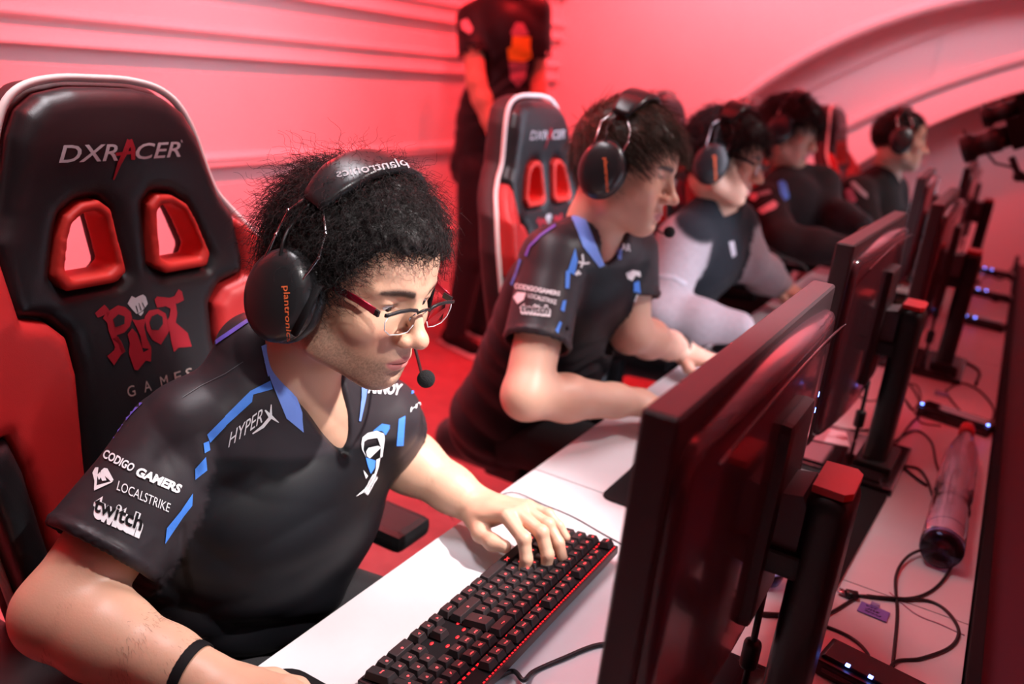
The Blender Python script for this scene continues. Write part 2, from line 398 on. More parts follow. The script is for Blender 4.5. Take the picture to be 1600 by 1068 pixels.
# far wall with its sweeping arches
def arc(c, r, a0, a1, n=40): return [(c[0]+r*math.cos(R_(a0+(a1-a0)*i/n)), c[1]+r*math.sin(R_(a0+(a1-a0)*i/n))) for i in range(n+1)]
structure(B().box((WX-.3, FY+.05, 0), (3.6, FY+.2, 3.3)).build('wall_far', M['wall']))
A1 = arc((.83, -.29), 2.32, 165, 60); A2 = arc((2.1, -2.28), 4.52, 160, 85); A3 = arc((1.94, -1.71), 3.7, 155, 75); A4 = arc((1.57, -.69), 2.45, 158, 70)
def clipz(P): return [(x, z) for x, z in P if z > .0 and x < 3.5]
def band(P, Q, y, yb, name, m):
    """skin between two arcs (same x range), y at P and y at Q, closed to the back"""
    xs = np.linspace(max(P[0][0], Q[0][0]), 2.2, 60)
    zp = np.interp(xs, [a for a, _ in P], [b for _, b in P]); zq = np.interp(xs, [a for a, _ in Q], [b for _, b in Q])
    vs = []; fs = []
    for x, a, b in zip(xs, zp, zq): vs += [(x, y[0], a), (x, y[1], b), (x, FY+.06, b), (x, FY+.06, a)]
    for i in range(59):
        for j in range(4): fs.append((4*i+j, 4*i+(j+1) % 4, 4*i+4+(j+1) % 4, 4*i+4+j))
    return structure(raw(name, vs, fs, m))
# plain upper field, standing proud, its curved edge a round lip
up = [(WX-.1, 3.3), (WX-.1, 0)] + [(A1[0][0]-.4, 0)] + clipz(A1) + [(2.0, 3.3)]
structure(B().prism(up[::-1], FY-.15, FY+.06, 'y').build('trim_1', M['wall']))
structure(B().tube([(x, FY-.15, z-.012) for x, z in clipz(A1)], .030, 12).build('trim_2', M['arch']))
band(clipz(A1), clipz(A2), (FY+.01, FY+.01), 0, 'trim_3', M['arch'])
band(clipz(A2), clipz(A3), (FY+.03, FY+.03), 0, 'trim_4', M['arch'])
structure(B().tube([(x, FY-.10, z-.02) for x, z in clipz(A3)], .032, 12).build('trim_5', M['arch']))
band(clipz(A3), clipz(A4), (FY-.09, FY-.15), 0, 'trim_6', M['arch'])
structure(B().box((.099, FY+.018, 1.52), (.107, FY+.03, 1.80)).build('trim_7', M['arch']))
structure(B().box((3.5, -3.5, 0), (3.6, FY+.2, 3.3)).build('wall_right', M['wall']))
# desks: two white tables end to end per the seam, more beyond
XB = .709
seams = [-1.0, .424, 1.92, 3.42]
for i in range(3):
    y0, y1 = seams[i]+.0012, seams[i+1]-.0012
    d = empty('desk', ['white laminate desk in front of the nearest player, with the backlit keyboard on it', 'white laminate desk shared by the second and third players from the camera', 'white laminate desk at the far end of the row, nearest the arched wall'][i], 'desk', (XB/2, (y0+y1)/2, 0), group='white desks in a row')
    B().box((0, y0, DZ-.028), (XB, y1, DZ), .0015).build('tabletop', M['desk'], d)
    for a in (.07, XB-.12):
        for b in (y0+.12, y1-.17): B().box((a, b, 0), (a+.05, b+.05, DZ-.03), .004).build('leg', M['blackm'], d)
    B().box((.1, y0+.15, DZ-.09), (.14, y1-.15, DZ-.03)).build('crossbar', M['blackm'], d)
    settle(d)
pt = empty('partition', 'dark maroon partition with a black top rail along the back of the desks', 'partition', (.78, 1.2, 0))
B().box((XB+.003, -1.2, 0), (XB+.020, FY-.1, DZ+.012), .002).build('rail', M['blackm'], pt)
B().box((XB+.021, -1.2, 0), (1.45, FY-.1, DZ-.03), .002).build('panel', M['partition'], pt)
settle(pt)
# ------------------------------------------------------------------ racing chairs
def polysdf(U, Z, P):
    P = np.array(P, float); d = np.full(np.broadcast(U, Z).shape, 1e9); s = np.ones(d.shape)
    n = len(P)
    for i in range(n):
        a, b = P[i], P[i-1]; ex, ey = b-a; wx, wy = U-a[0], Z-a[1]
        t = np.clip((wx*ex+wy*ey)/(ex*ex+ey*ey+1e-12), 0, 1); d = np.minimum(d, (wx-ex*t)**2+(wy-ey*t)**2)
        c1 = Z >= a[1]; c2 = Z < b[1]; c3 = ex*wy > ey*wx
        fl = (c1 & c2 & c3) | (~c1 & ~c2 & ~c3); s = np.where(fl, -s, s)
    return s*np.sqrt(d)
def smax(a, b, k): h = np.maximum(k-np.abs(a-b), 0)/k; return np.maximum(a, b)+h*h*k*.25
def sym(P): return P+[(-a, b) for a, b in P[::-1] if a > 1e-6]
def tilt(z): return -.21*(z-1.26)
OUT = sym([(0, 1.345), (.05, 1.344), (.095, 1.335), (.125, 1.315), (.145, 1.28), (.158, 1.235), (.172, 1.19), (.195, 1.16), (.225, 1.125), (.262, 1.08), (.282, 1.0), (.280, .90), (.262, .78), (.245, .66), (.232, .56), (.20, .50), (0, .48)])
CEN = sym([(0, 1.336), (.05, 1.335), (.092, 1.326), (.12, 1.307), (.138, 1.275), (.151, 1.232), (.166, 1.187), (.186, 1.158), (.185, 1.09), (.18, 1.068), (.14, 1.055), (.118, 1.03), (.114, .98), (.128, .85), (.15, .70), (.16, .5), (0, .49)])
WING = [(.187, 1.150), (.222, 1.118), (.257, 1.075), (.277, 1.0), (.278, .95), (.235, .945), (.222, .90), (.21, .80), (.19, .60), (.18, .52), (.162, .50), (.152, .70), (.130, .85), (.116, .98), (.120, 1.03), (.142, 1.053), (.182, 1.066)]
BOL = [(.278, .948), (.277, .90), (.258, .78), (.242, .66), (.228, .57), (.2, .51), (.182, .52), (.192, .60), (.212, .80), (.224, .90), (.237, .943)]
WIN = [(.030, 1.184), (.045, 1.197), (.070, 1.195), (.094, 1.18), (.106, 1.155), (.122, 1.105), (.112, 1.088), (.04, 1.088), (.022, 1.10)]
def shrink(P, k):
    c = np.mean(np.array(P), 0); return [tuple(c+(np.array(p)-c)*k) for p in P]
WIN_IN = shrink(WIN, .72)
def plate(name, P, x0, th, rnd, m, root, h=.005, holes=(), bulge=None, mirror=False):
    P = [(-a, b) for a, b in P][::-1] if mirror else P
    A = np.array(P); lo = (-.55, A[:, 0].min()-.02, A[:, 1].min()-.02); hi = (.35, A[:, 0].max()+.02, A[:, 1].max()+.02)
    xr = [x0+tilt(z)+o for z in (lo[2], hi[2]) for o in (-th-.03, th+.09)]
    g = SDF((min(xr), lo[1], lo[2]), (max(xr), hi[1], hi[2]), h)
    U = g.ax[1][:, None]; Z = g.ax[2][None, :]
    d2 = polysdf(U, Z, P)
    for H in holes: d2 = smax(d2, -polysdf(U, Z, H), .006)
    xc = x0+tilt(Z)+(bulge(U, Z) if bulge else 0)+0*U
    X = g.ax[0][:, None, None]
    g.D = smax(np.broadcast_to(d2[None], g.D.shape), np.abs(X-xc[None])-th, rnd).astype(np.float32)
    p, q = g.mesh(); return mesh_np(name, p, q, m, root), (p, q)
def lobe(U, Z): return .05*np.clip((np.abs(U)-.12)/.15, 0, 1)**1.5 * np.clip((1.17-Z)/.1, 0, 1) + .012*np.exp(-((U/.12)**2)-((Z-1.265)/.05)**2)
def make_chair():
    r = empty('gaming_chair', '', 'chair', (0, 0, 0))
    both = [WIN, [(-a, b) for a, b in WIN][::-1]]
    plate('shell', OUT, -.035, .032, .03, M['shell'], r, .006, both, lambda U, Z: .8*lobe(U, Z))
    cen, geo = plate('backrest', CEN, .0, .026, .028, M['leather'], r, .005, both, lobe)
    for mr in (False, True):
        plate('side_wing', WING, .004, .028, .022, M['redleather'], r, .005, (), lobe, mr)
        plate('side_bolster', BOL, .004, .030, .02, M['leather'], r, .006, (), lobe, mr)
        w = WIN if not mr else [(-a, b) for a, b in WIN][::-1]; wi = shrink(w, .745)
        plate('window_trim', w, .004, .027, .007, M['bezel'], r, .004, (wi,), lobe)
    pts = [(.0+float(lobe(np.array(a*.97), np.array(b)))*.8+tilt(b)-.004, a*1.004, b*1.001) for a, b in OUT if b > .52]
    P = catmull([p for p in pts[pts.index(min(pts, key=lambda q: (q[2], q[1]))):]+pts[:pts.index(min(pts, key=lambda q: (q[2], q[1])))]] if False else pts_loop(pts), 4)
    B().tube(P, .0055, 8).build('piping', M['pipe'], r)
    bv = bvh_of(*geo)
    def m_(x, y): return (.6, x, y), (-1, 0, 0)
    # brand embroidery: silver letters with a long red A
    lg = B()
    for s, x0, x1 in (('DXR', -.094, -.012), ('CER', .014, .093)):
        drape_in(lg.bm, fit_box(text_mesh(s, 1, .35, .012), x0, 1.247, x1, 1.268))
    drape('logo_lettering', lg.bm, m_, bv, .0012, M['thread'], r, .006)
    lg = B(); drape_in(lg.bm, poly_bm(stroke_poly([(-.022, 1.222), (-.012, 1.243), (.008, 1.272)], [.002, .006, .008])+stroke_poly([(.008, 1.273), (.011, 1.262), (.009, 1.247)], [.008, .007, .006])+stroke_poly([(-.016, 1.255), (.011, 1.257)], .004)))
    drape('logo_lettering', lg.bm, m_, bv, .0014, M['redthread'], r, .006)
    lg = B(); drape_in(lg.bm, fit_box(text_mesh('R', 1), .0955, 1.266, .0985, 1.270)); drape('logo_lettering', lg.bm, m_, bv, .0012, M['thread'], r)
    # emblem: ragged red word with a pale fist over it
    def E(x, y):   # crop coordinates -> back plane
        px_, py_ = 100+x/5.62, 430+y/5.62; d = ray(px_, py_); n = np.array([1, 0, .21]); s = n@(np.array([-.46, 0, 1.26])-CAMC)/(n@d); q = CAMC+d*s
        return (q[1]+.078, q[2])
    red = [[(140,295),(225,222),(262,262),(272,300),(250,330),(240,300),(205,320),(165,335)],
           [(240,290),(345,228),(410,245),(455,285),(470,340),(450,410),(400,465),(330,490),(372,540),(412,632),(372,650),(350,560),(290,520),(262,450),(250,380),(210,340)],
           [(290,520),(345,500),(410,630),(370,660),(310,750),(248,670),(310,620),(318,590)],
           [(430,480),(470,430),(510,470),(545,560),(570,640),(638,600),(640,632),(636,720),(590,710),(520,795),(490,790),(440,640),(450,560)],
           [(470,350),(520,360),(590,345),(575,420),(600,520),(640,600),(635,612),(560,600),(545,500),(495,395)],
           [(580,330),(620,275),(700,262),(765,300),(785,370),(800,450),(725,572),(650,530),(600,450)],
           [(668,180),(690,152),(800,165),(845,150),(880,90),(910,110),(928,185),(870,215),(855,210),(868,300),(855,380),(900,420),(960,470),(998,590),(880,600),(840,636),(820,560),(800,450),(770,380),(800,330),(810,260),(770,238),(690,250)]]
    holes = [[(295,350),(345,305),(400,325),(398,390),(318,418)], [(620,380),(640,325),(690,303),(735,330),(740,390),(700,445),(640,440)]]
    lg = B(); drape_in(lg.bm, poly_bm([[E(*p) for p in P_] for P_ in red])); drape('emblem', lg.bm, m_, bv, .0012, M['redthread'], r, .008)
    lg = B(); drape_in(lg.bm, poly_bm([[E(*p) for p in P_] for P_ in holes])); drape('emblem', lg.bm, m_, bv, .0022, M['leather'], r, .008)
    lg = B(); drape_in(lg.bm, poly_bm([[E(*p) for p in [(428,215),(465,148),(500,165),(525,150),(565,135),(590,155),(608,215),(580,255),(548,285),(508,305),(470,265)]], [E(*p) for p in [(524,305),(572,275),(565,300),(545,322)]]])); drape('emblem', lg.bm, m_, bv, .0012, M['thread'], r, .008)
    lg = B(); drape_in(lg.bm, poly_bm([q for a, b in (((500,232),(520,290)), ((525,210),(548,272)), ((555,205),(580,255))) for q in stroke_poly([E(*a), E(*b)], .0012)])); drape('emblem', lg.bm, m_, bv, .002, M['leather'], r)
    lg = B()
    for ch, x in zip('GAMES', (-.046, -.020, .008, .032, .052)): drape_in(lg.bm, fit_box(text_mesh(ch), x-.006, .933, x+.006, .948))
    drape('lettering', lg.bm, m_, bv, .0012, M['tan'], r, .008)
    # seat, arms, base
    g = SDF((-.1, -.31, .36), (.58, .31, .60), .007)
    g.func((-.1, -.31, .36), (.58, .31, .6), lambda X, Y, Z: smax(smax(np.abs(X-.24)-.26, np.abs(Y)-.19, .08), np.abs(Z-.46)-.045, .05))
    for s in (-1, 1): g.cone((-.02, s*.215, .485), (.46, s*.225, .49), .055, .05, .04)
    seat = mesh_np('seat', *g.mesh(), M['leather'], r)
    for s in (-1, 1):
        a = B().box((.12, s*.27-.03, .46), (.22, s*.27+.03, .645), .012); a.box((.06, s*.285-.045, .645), (.36, s*.285+.045, .678), .014)
        a.build('armrest', M['black'], r)
    B().lathe([(.03, .1), (.03, .34), (.06, .36), (.1, .385), (.1, .40), (.02, .405)], mtx=Matrix.Translation((.2, 0, 0))).build('gas_lift', M['black'], r)
    for k in range(5):
        a = R_(72*k+20); B().prism([(.02, .10), (.30, .065), (.31, .045), (.02, .06)], -.02, .02, 'y').build('base_spoke', M['black'], r, Matrix.Translation((.2, 0, 0)) @ Matrix.Rotation(a, 4, 'Z'))
        B().lathe([(.028, -.022), (.03, -.018), (.03, .018), (.028, .022)], mtx=Matrix.Translation((.2, 0, 0)) @ Matrix.Rotation(a, 4, 'Z') @ Matrix.Translation((.29, 0, .031)) @ Matrix.Rotation(R_(90), 4, 'X')).build('caster', M['black'], r)
    return r
def pts_loop(pts):
    i = min(range(len(pts)), key=lambda k: (round(pts[k][2], 3), -pts[k][1])); 
    return pts[i:]+pts[:i] if pts[i][1] < 0 else pts[i+1:]+pts[:i+1]
def drape_in(dst, src):
    me = bpy.data.meshes.new('x'); src.to_mesh(me); src.free(); dst.from_mesh(me); bpy.data.meshes.remove(me)
chair = make_chair()
chair['label'] = 'nearest black and red racing chair, left, with its full embroidered name and red emblem showing'
chairs = [(-.46, -.075, 0, None), (-.45, 1.12, 0, 'black and red racing chair behind the second player, its white piped side facing the camera'),
          (-.45, 2.03, 2, 'racing chair with white piping peeking out behind the second player, only its rounded top showing'),
          (-.34, 2.74, 2, 'racing chair of which a small white piped top shows between the third and fourth players'),
          (-.15, 3.42, 0, 'farthest racing chair, red flank showing between the fourth and farthest players')]
chair['group'] = 'racing chairs along the desks'
for x, y, rz, lb in chairs:
    c = chair if lb is None else copy_tree(chair)
    c.location = (x, y, 0 if y < 2 else .03); c.rotation_euler = (0, 0, R_(rz))
    if lb: c['label'] = lb
# ------------------------------------------------------------------ monitors
def make_monitor():
    """local frame: origin under the post on the desk, screen towards -x, width along y; back plane at x=-.071, top at z=.465"""
    r = empty('monitor', '', 'monitor')
    xb, xf, w, z0, z1 = -.071, -.101, .286, .112, .466
    b = B(); b.box((xf, -w, z0), (xb, w, z1), .007, seg=3); b.build('bezel', M['monside'], r)
    B().box((xf-.0006, -w+.014, z0+.022), (xf+.002, w-.014, z1-.014)).build('screen', M['screen'], r)
    # raised glossy back with a bowed upper edge and a rounded rim
    g = SDF((xb-.012, -w-.01, z0-.01), (xb+.035, w+.01, z1+.01), .0035)
    def fn(X, Y, Z):
        yy = np.abs(Y)/w; top = z1-.010-.020*yy**2; bot = z0+.012
        d = smax(np.abs(Y)-(w-.010), np.maximum(Z-top, bot-Z), .03)
        xs = xb+.003+.026*np.clip(1-yy**2.2*.8, 0, 1)*np.clip(1-((Z-.28)/.24)**4*.45, .2, 1)
        return smax(d, X-xs, .012)
    g.func(g.lo, [a[-1] for a in g.ax], fn)
    mesh_np('back_cover', *g.mesh(), M['monback'], r)
    B().box((xb+.018, -.052, .17), (xb+.040, .052, .395), .01).build('mount_plate', M['monside'], r)
    B().tube([(xb+.026, -.25, z1-.040)]+[(xb+.0305-.006*abs(t)**2, t*.25, z1-.0215-.018*t*t) for t in np.linspace(-1, 1, 17)]+[(xb+.026, .25, z1-.040)], .0016, 6).build('rim_line', M['gloss'], r)
    # arm and post
    B().prism([(-.035, .25), (-.035, .318), (-.012, .322), (.0, .30), (.0, .25)], -.034, .034, 'y').build('tilt_arm', M['grey'], r)
    B().box((-.045, -.042, .235), (.0, .042, .262), .004).build('pivot', M['black'], r)
    g = SDF((-.05, -.07, 0), (.06, .07, .36), .004)
    g.func(g.lo, [a[-1] for a in g.ax], lambda X, Y, Z: smax(smax(np.abs(X-.012)-.022, np.abs(Y)-.040-.018*np.clip((.07-Z)/.07, 0, 1)**2, .018), np.abs(Z-.165)-.168+.05*np.clip(-X, 0, .1), .02))
    mesh_np('post', *g.mesh(), M['black'], r)
    B().prism([(-.006, -.034), (.024, -.036), (.031, -.026), (.031, .026), (.024, .036), (-.006, .034)], .330, .3375, 'z').build('post_cap', M['redpl'], r)
    B().box((-.165, -.125, 0), (.065, .125, .014), .005).box((-.150, -.110, .013), (.04, .110, .018), .003).build('base', M['gloss'], r)
    B().box((-.02, -.066, .012), (.05, .066, .03), .006).build('base_collar', M['black'], r)
    B().tube([(-.168, -.12, .008), (-.168, .12, .008)], .0025, 6).build('base_accent', M['redpl'], r)
    for z in (.30, .322): B().box((xb+.008, .268, z), (xb+.0115, .272, z+.006)).build('indicator_light', M['led'], r)
    B().tube([(xb+.03, .06, .15), (xb+.032, .06, .02)], .004, 8).lathe([(.004, 0), (.0095, .002), (.0105, .006), (.0105, .032), (.0095, .036), (.004, .038)], 16, mtx=Matrix.Translation((xb+.031, .06, .048))).build('video_cable', M['cable'], r)
    return r
mon = make_monitor(); mon['group'] = 'monitors with their backs to the camera'
mon['label'] = 'large nearest monitor seen from behind, dark glossy maroon back with red capped post'
for x, y, rz, dz, lb in [(.522, 0, 0, 0, None), (.497, .90, -1.5, .006, 'second monitor from the camera, standing in front of the player in grey sleeves'),
                     (.555, 1.74, 0, -.004, 'third monitor from the camera, its post just right of the second monitor'),
                     (.435, 2.49, 2, .02, 'fourth monitor, a thin dark slab right beside the far player\'s face'),
                     (.53, 3.32, 0, .04, 'farthest monitor, a blurred dark bar just below the video camera')]:
    m_ = mon if lb is None else copy_tree(mon)
    m_.location = (x, y, DZ+.0003); m_.rotation_euler = (0, 0, R_(rz))
    if lb: m_['label'] = lb
# ------------------------------------------------------------------ keyboard
U = .01905
def make_keyboard():
    r = empty('keyboard', 'black mechanical keyboard with red backlit legends under the nearest player\'s left hand', 'keyboard', (.131, .233, DZ))
    x1 = 5.25*U+.0135; y1 = -22.5*U-.004
    sl = math.atan(.11)
    T = Matrix.Translation((0, 0, .0)) @ Matrix.Rotation(-sl, 4, 'Y')
    b = B(); b.box((-.0135, y1, .004), (x1, .004, .0165), .0015, T); b.build('case', M['kbplate'], r)
    B().box((-.0105, y1+.003, .0166), (x1-.003, .001, .0172), 0, T).build('switch_plate', M['blackm'], r)
    B().box((x1-.030, y1+.02, .001), (x1-.012, -.02, .0045), .001, T).build('feet', M['black'], r)
    g = B()
    for rw in (4.62,): 
        for k in np.arange(.4, 22.4, .5): g.box((rw*U-.0012, -k*U-.0022, .0174), (rw*U+.0012, -k*U+.0022, .0182), 0, T)
    for k in np.arange(.3, 22.4, .33): g.box((5.83*U-.0008, -k*U-.0016, .0174), (5.83*U+.0008, -k*U+.0016, .0182), 0, T)
    for k, rw in ((15.3,1.9),(16.2,2.0),(17.3,2.0),(14.9,1.2),(17.6,1.0)): g.sphere((rw*U, -k*U, .0178), (.002, .0035, .001), T)
    g.build('backlight', M['underglow'], r)['kind'] = 'stuff'
    keys = []
    def row(rw, x, items):
        for it in items:
            if isinstance(it, (int, float)): x += it; continue
            s, w = it if isinstance(it, tuple) else (it, 1)
            keys.append((x+w/2, rw, w, 1, s)); x += w
    row(5.25, 0, ['Esc', 1, 'F1', 'F2', 'F3', 'F4', .5, 'F5', 'F6', 'F7', 'F8', .5, 'F9', 'F10', 'F11', 'F12', .25, 'Prt', 'Scr', 'Pau'])
    row(4, 0, ['º', '1', '2', '3', '4', '5', '6', '7', '8', '9', '0', "'", '¡', ('<--', 2), .25, 'Ins', 'Hm', 'PgU', .25, 'Num', '/', '*', '-'])
    row(3, 0, [('Tab', 1.5), 'Q', 'W', 'E', 'R', 'T', 'Y', 'U', 'I', 'O', 'P', '`', '+', 1.75, 'Del', 'End', 'PgD', .25, '7', '8', '9'])
    row(2, 0, [('Caps', 1.75), 'A', 'S', 'D', 'F', 'G', 'H', 'J', 'K', 'L', 'Ñ', '´', 'Ç', 1.25+4, '4', '5', '6'])
    row(1, 0, [('^', 1.25), '<', 'Z', 'X', 'C', 'V', 'B', 'N', 'M', ',', '.', '-', ('^', 2.75), 1.25, '↑', 1.25, '1', '2', '3'])
    row(0, 0, [('Ctrl', 1.25), ('Win', 1.25), ('Alt', 1.25), ('HX', 6.25), ('AltG', 1.25), ('Fn', 1.25), ('=', 1.25), ('Ctrl', 1.25), .25, '<', 'v', '>', .25, ('0', 2), '.'])
    keys.append((14.375, 2.5, 1.25, 2, '<-')); keys.append((22, 3-.5, 1, 2, '+')); keys.append((22, .5, 1, 2, 'Int'))
    def cap_bm(w, h):
        b = B(); lx, ly = h*U-.0008, w*U-.0008
        lvl = [(0, 0, 0), (.0, .0072, .0022), (.0, .0082, .0027), (.0, .0085, .0036)]
        rings = []
        for ox, z, ins in ((0, 0, 0), (0, .0070, .0024), (.0, .0079, .0027), (0, .0082, .0035)):
            hx, hy = lx/2-ins, ly/2-ins; c = .0010
            rings.append([b.bm.verts.new((x, y, z)) for x, y in [(-hx+c, -hy), (hx-c, -hy), (hx, -hy+c), (hx, hy-c), (hx-c, hy), (-hx+c, hy), (-hx, hy-c), (-hx, -hy+c)]])
        for a, q in zip(rings, rings[1:]):
            for j in range(8): b.bm.faces.new((a[j], a[(j+1) % 8], q[(j+1) % 8], q[j]))
        b.bm.faces.new(rings[-1]); b.bm.faces.new(rings[0][::-1])
        return b
    keys.sort(key=lambda k: (k[0] < 3 and k[1] > 3))
    near = sorted(keys, key=lambda k: -k[0]*.3+abs(k[1]-2))
    hid = [k for k in keys if k[4] in ('Tab', 'Caps', 'º', 'Win')] + [k for k in keys if k[:3] == (.625, 1, 1.25) or k[:3] == (.625, 0, 1.25)]
    rest = B()
    for k in keys:
        x, rw, w, h, s = k
        b = cap_bm(w, h); b.bm.verts.ensure_lookup_table()
        tm = None
        n = len(s); tw = {1: .0030, 2: .0048, 3: .0062, 4: .0078}[min(n, 4)]; th = .0030 if n < 3 else .0022
        if s == 'HX':
            tm = poly_bm(stroke_poly([(-.005, -.003), (.0, 0), (.005, .004)], .0012)+stroke_poly([(-.004, .003), (0, 0), (.005, -.003)], .0011)); fit_box(tm, -.005, -.0025, .005, .0025)
        else: tm = fit_box(text_mesh(s, 1, 0, .03), -tw/2, -th/2, tw/2, th/2)
        # letter x runs to -y, letter up to +x
        for v in tm.verts: v.co = Vector((v.co.y+.0022+(0 if h == 1 else .0), -v.co.x, .00832))
        nf = len(b.bm.faces); drape_in(b.bm, tm); b.bm.faces.ensure_lookup_table()
        for f in b.bm.faces[nf:]: f.material_index = 1
        P = T @ Matrix.Translation((rw*U, -x*U, .0172+.0025)) @ Matrix.Rotation({0: .10, 1: .05, 2: 0, 3: -.03, 4: -.07}.get(rw, -.09), 4, 'Y')
        name = 'key'
        if k in hid:
            bmesh.ops.transform(b.bm, matrix=P, verts=b.bm.verts[:]); drape_in(rest.bm, b.bm); continue
        me = bpy.data.meshes.new(name); b.bm.to_mesh(me); b.bm.free(); o = link(name, me, [M['cap'], M['legend']], r); o.matrix_local = P
    o = rest.build('keys_under_hand', [M['cap'], M['legend']], r); o['kind'] = 'stuff'
    return r
kb = make_keyboard()
# braided keyboard cable
def cable(label, pts, rad=.0022, z=DZ, cat='cable', m=None, lift=None, n=8, group=None, name='cable'):
    """pts: picks on the desk top (x, y[, height])"""
    P = []
    for q in pts:
        h = q[2] if len(q) > 2 else 0
        w = at(q[0], q[1], Z=z+rad+h); P.append(w)
    o = B().tube(catmull(P, 8), rad, n).build(name, m or M['cable'])
    return tag(o, label, cat, group)
cable('thick braided keyboard cable curving from the keyboard\'s rear to the nearest monitor', [(760, 1068), (800, 1048, .005), (818, 1062, .01), (835, 1048), (880, 1028), (930, 1008), (985, 1000), (1040, 960)], .003)
cable('thin dark headset cable running over the white desk behind the typing hand', [(768, 782, .004), (790, 770, .004), (812, 771, .003), (850, 788), (880, 800), (905, 812), (950, 838), (1010, 870)], .0012)
# mousepads and mouse
def slab(name, label, cat, poly, z0, z1, m, group=None, r=0):
    o = B().prism(poly, z0, z1, 'z').build(name, m); return tag(o, label, cat, group)
def rrect(x0, y0, x1, y1, r, n=6):
    P = []
    for cx, cy, a in ((x1-r, y1-r, 0), (x0+r, y1-r, 90), (x0+r, y0+r, 180), (x1-r, y0+r, 270)):
        for i in range(n+1): P.append((cx+r*math.cos(R_(a+90*i/n)), cy+r*math.sin(R_(a+90*i/n))))
    return P
slab('mousepad', 'black cloth mousepad at the bottom edge below the nearest player\'s forearm', 'mousepad', rrect(.022, -.58, .32, -.215, .03), DZ+.0004, DZ+.0035, M['blackm'])
slab('mousepad', 'black cloth mousepad corner showing left of the nearest monitor beyond the desk seam', 'mousepad', rrect(.137, .405, .40, .60, .02), DZ+.0004, DZ+.0035, M['blackm'])
slab('mousepad', 'black rectangular mat lying behind the nearest monitor\'s red capped post', 'mat', [(x_-(y_-.77)*-.055, y_) for x_, y_ in rrect(.450, .372, .553, .770, .014)], DZ+.0004, DZ+.006, M['blackm'])
ms = empty('computer_mouse', 'black computer mouse under the nearest player\'s right hand, just below the frame', 'mouse', (.12, -.30, DZ+.0036))
g = SDF((-.07, -.04, -.005), (.07, .04, .05), .0025); g.ell((0, 0, 0), (.062, .033, .038), 0); g.func(g.lo, [a[-1] for a in g.ax], lambda X, Y, Z: Z*1.+0*X+0*Y, 0, 's')
p_, q_ = g.mesh(); mesh_np('mouse_shell', p_, q_, M['black'], ms)
B().lathe([(.008, -.004), (.009, 0), (.008, .004)], 14, Matrix.Translation((.035, 0, .029)) @ Matrix.Rotation(R_(90), 4, 'X')).build('scroll_wheel', M['grey'], ms)
# hubs with two blue lights each along the rear of the desks
def make_hub():
    r = empty('usb_hub', '', 'hub')
    B().box((0, -.03, 0), (.155, .03, .022), .004).build('case', M['black'], r)
    B().box((.01, -.031, .008), (.145, -.0295, .014)).build('port_strip', M['gloss'], r)
    B().prism([(.004, .022), (.15, .022), (.146, .0275), (.008, .0275)], -.022, .020, 'y').build('lid', M['gloss'], r)
    for x in (.034, .062): B().box((x, -.0245, .0268), (x+.0055, -.0195, .0292), .0008).build('indicator_light', M['led'], r)
    return r
hub = make_hub(); hub['group'] = 'usb hubs along the rear of the desks'
hubs = [((.548, .200), -10, 'black hub with two blue lights at the bottom edge behind the nearest monitor'), ((.552, 1.315), -12, 'black hub with blue lights beside the red capped bottle'),
        ((.55, 2.41), -8, 'black hub with two blue lights right of the third monitor\'s post'), ((.56, 2.95), -6, 'blurred black hub with blue lights, last but one along the rear edge'), ((.56, 3.5), -6, 'farthest blurred hub with blue lights along the rear edge')]
for i, (xy, a, lb) in enumerate(hubs):
    h = hub if i == 0 else copy_tree(hub)
    h.location = (*xy, DZ+.0004); h.rotation_euler = (0, 0, R_(a)); h['label'] = lb
# second hub shows a light at each end
for ch in [c for c in bpy.data.objects if c.parent and c.parent.get('label') == hubs[1][2] and c.name.startswith('indicator')]:
    ch.location.x = -.03 if ch.name[-1] in '02468' else .085
# bottles
def bottle(name, label, base, top, r, capm):
    base = np.array(base); top = np.array(top); L = np.linalg.norm(top-base)
    T = Matrix.Translation(Vector(base)) @ Vector(top-base).to_track_quat('Z', 'Y').to_matrix().to_4x4()
    t = empty(name, label, 'bottle', tuple(base))
    prof = [(.004, .006), (r*.55, .0), (r*.85, .003), (r*.98, .012), (r, .03), (r*.99, L*.18), (r*.93, L*.22), (r*.99, L*.26), (r*.93, L*.30), (r*.98, L*.34), (r, L*.42), (r*.97, L*.62), (r*.9, L*.72), (r*.62, L*.83), (r*.40, L*.89), (r*.38, L*.95), (r*.38, L*.965)]
    b = B(); b.lathe(prof, 28, T, cap=False); b.lathe([(a*.965, z+.0006) for a, z in prof], 28, T, cap=False); o = b.build('bottle_body', M['bottle'], t)
    B().lathe([(r*.3, L*.925), (r*.47, L*.925), (r*.47, L*.985), (r*.43, L), (.001, L)], 20, T).build('bottle_cap', capm, t)
    B().lathe([(.002, .0035), (r*.90, .0035), (r*.960, .012), (r*.962, .022), (r*.955, .022), (r*.94, .012), (r*.88, .005), (.002, .005)], 24, T, cap=False).build('blue_tinted_base', M['bottleblue'], t)
    B().tube([T @ Vector((r*.93*math.cos(a), r*.93*math.sin(a), L*.10+.0004*i)) for i, a in enumerate(np.linspace(0, 6.28, 20))], .0012, 6).build('base_ring', M['bottleblue'], t)
    settle(t); return t
bottle('water_bottle', 'clear water bottle with red cap lying on its side by the black partition', at(1470, 862, Z=DZ+.034), at(1512, 668, Z=DZ+.030), .033, M['redpl'])
bottle('water_bottle', 'clear water bottle with blue base standing between the nearest monitor and its post', (.432, .340, DZ+.0006), (.432, .340, DZ+.218), .032, M['bottleblue'])
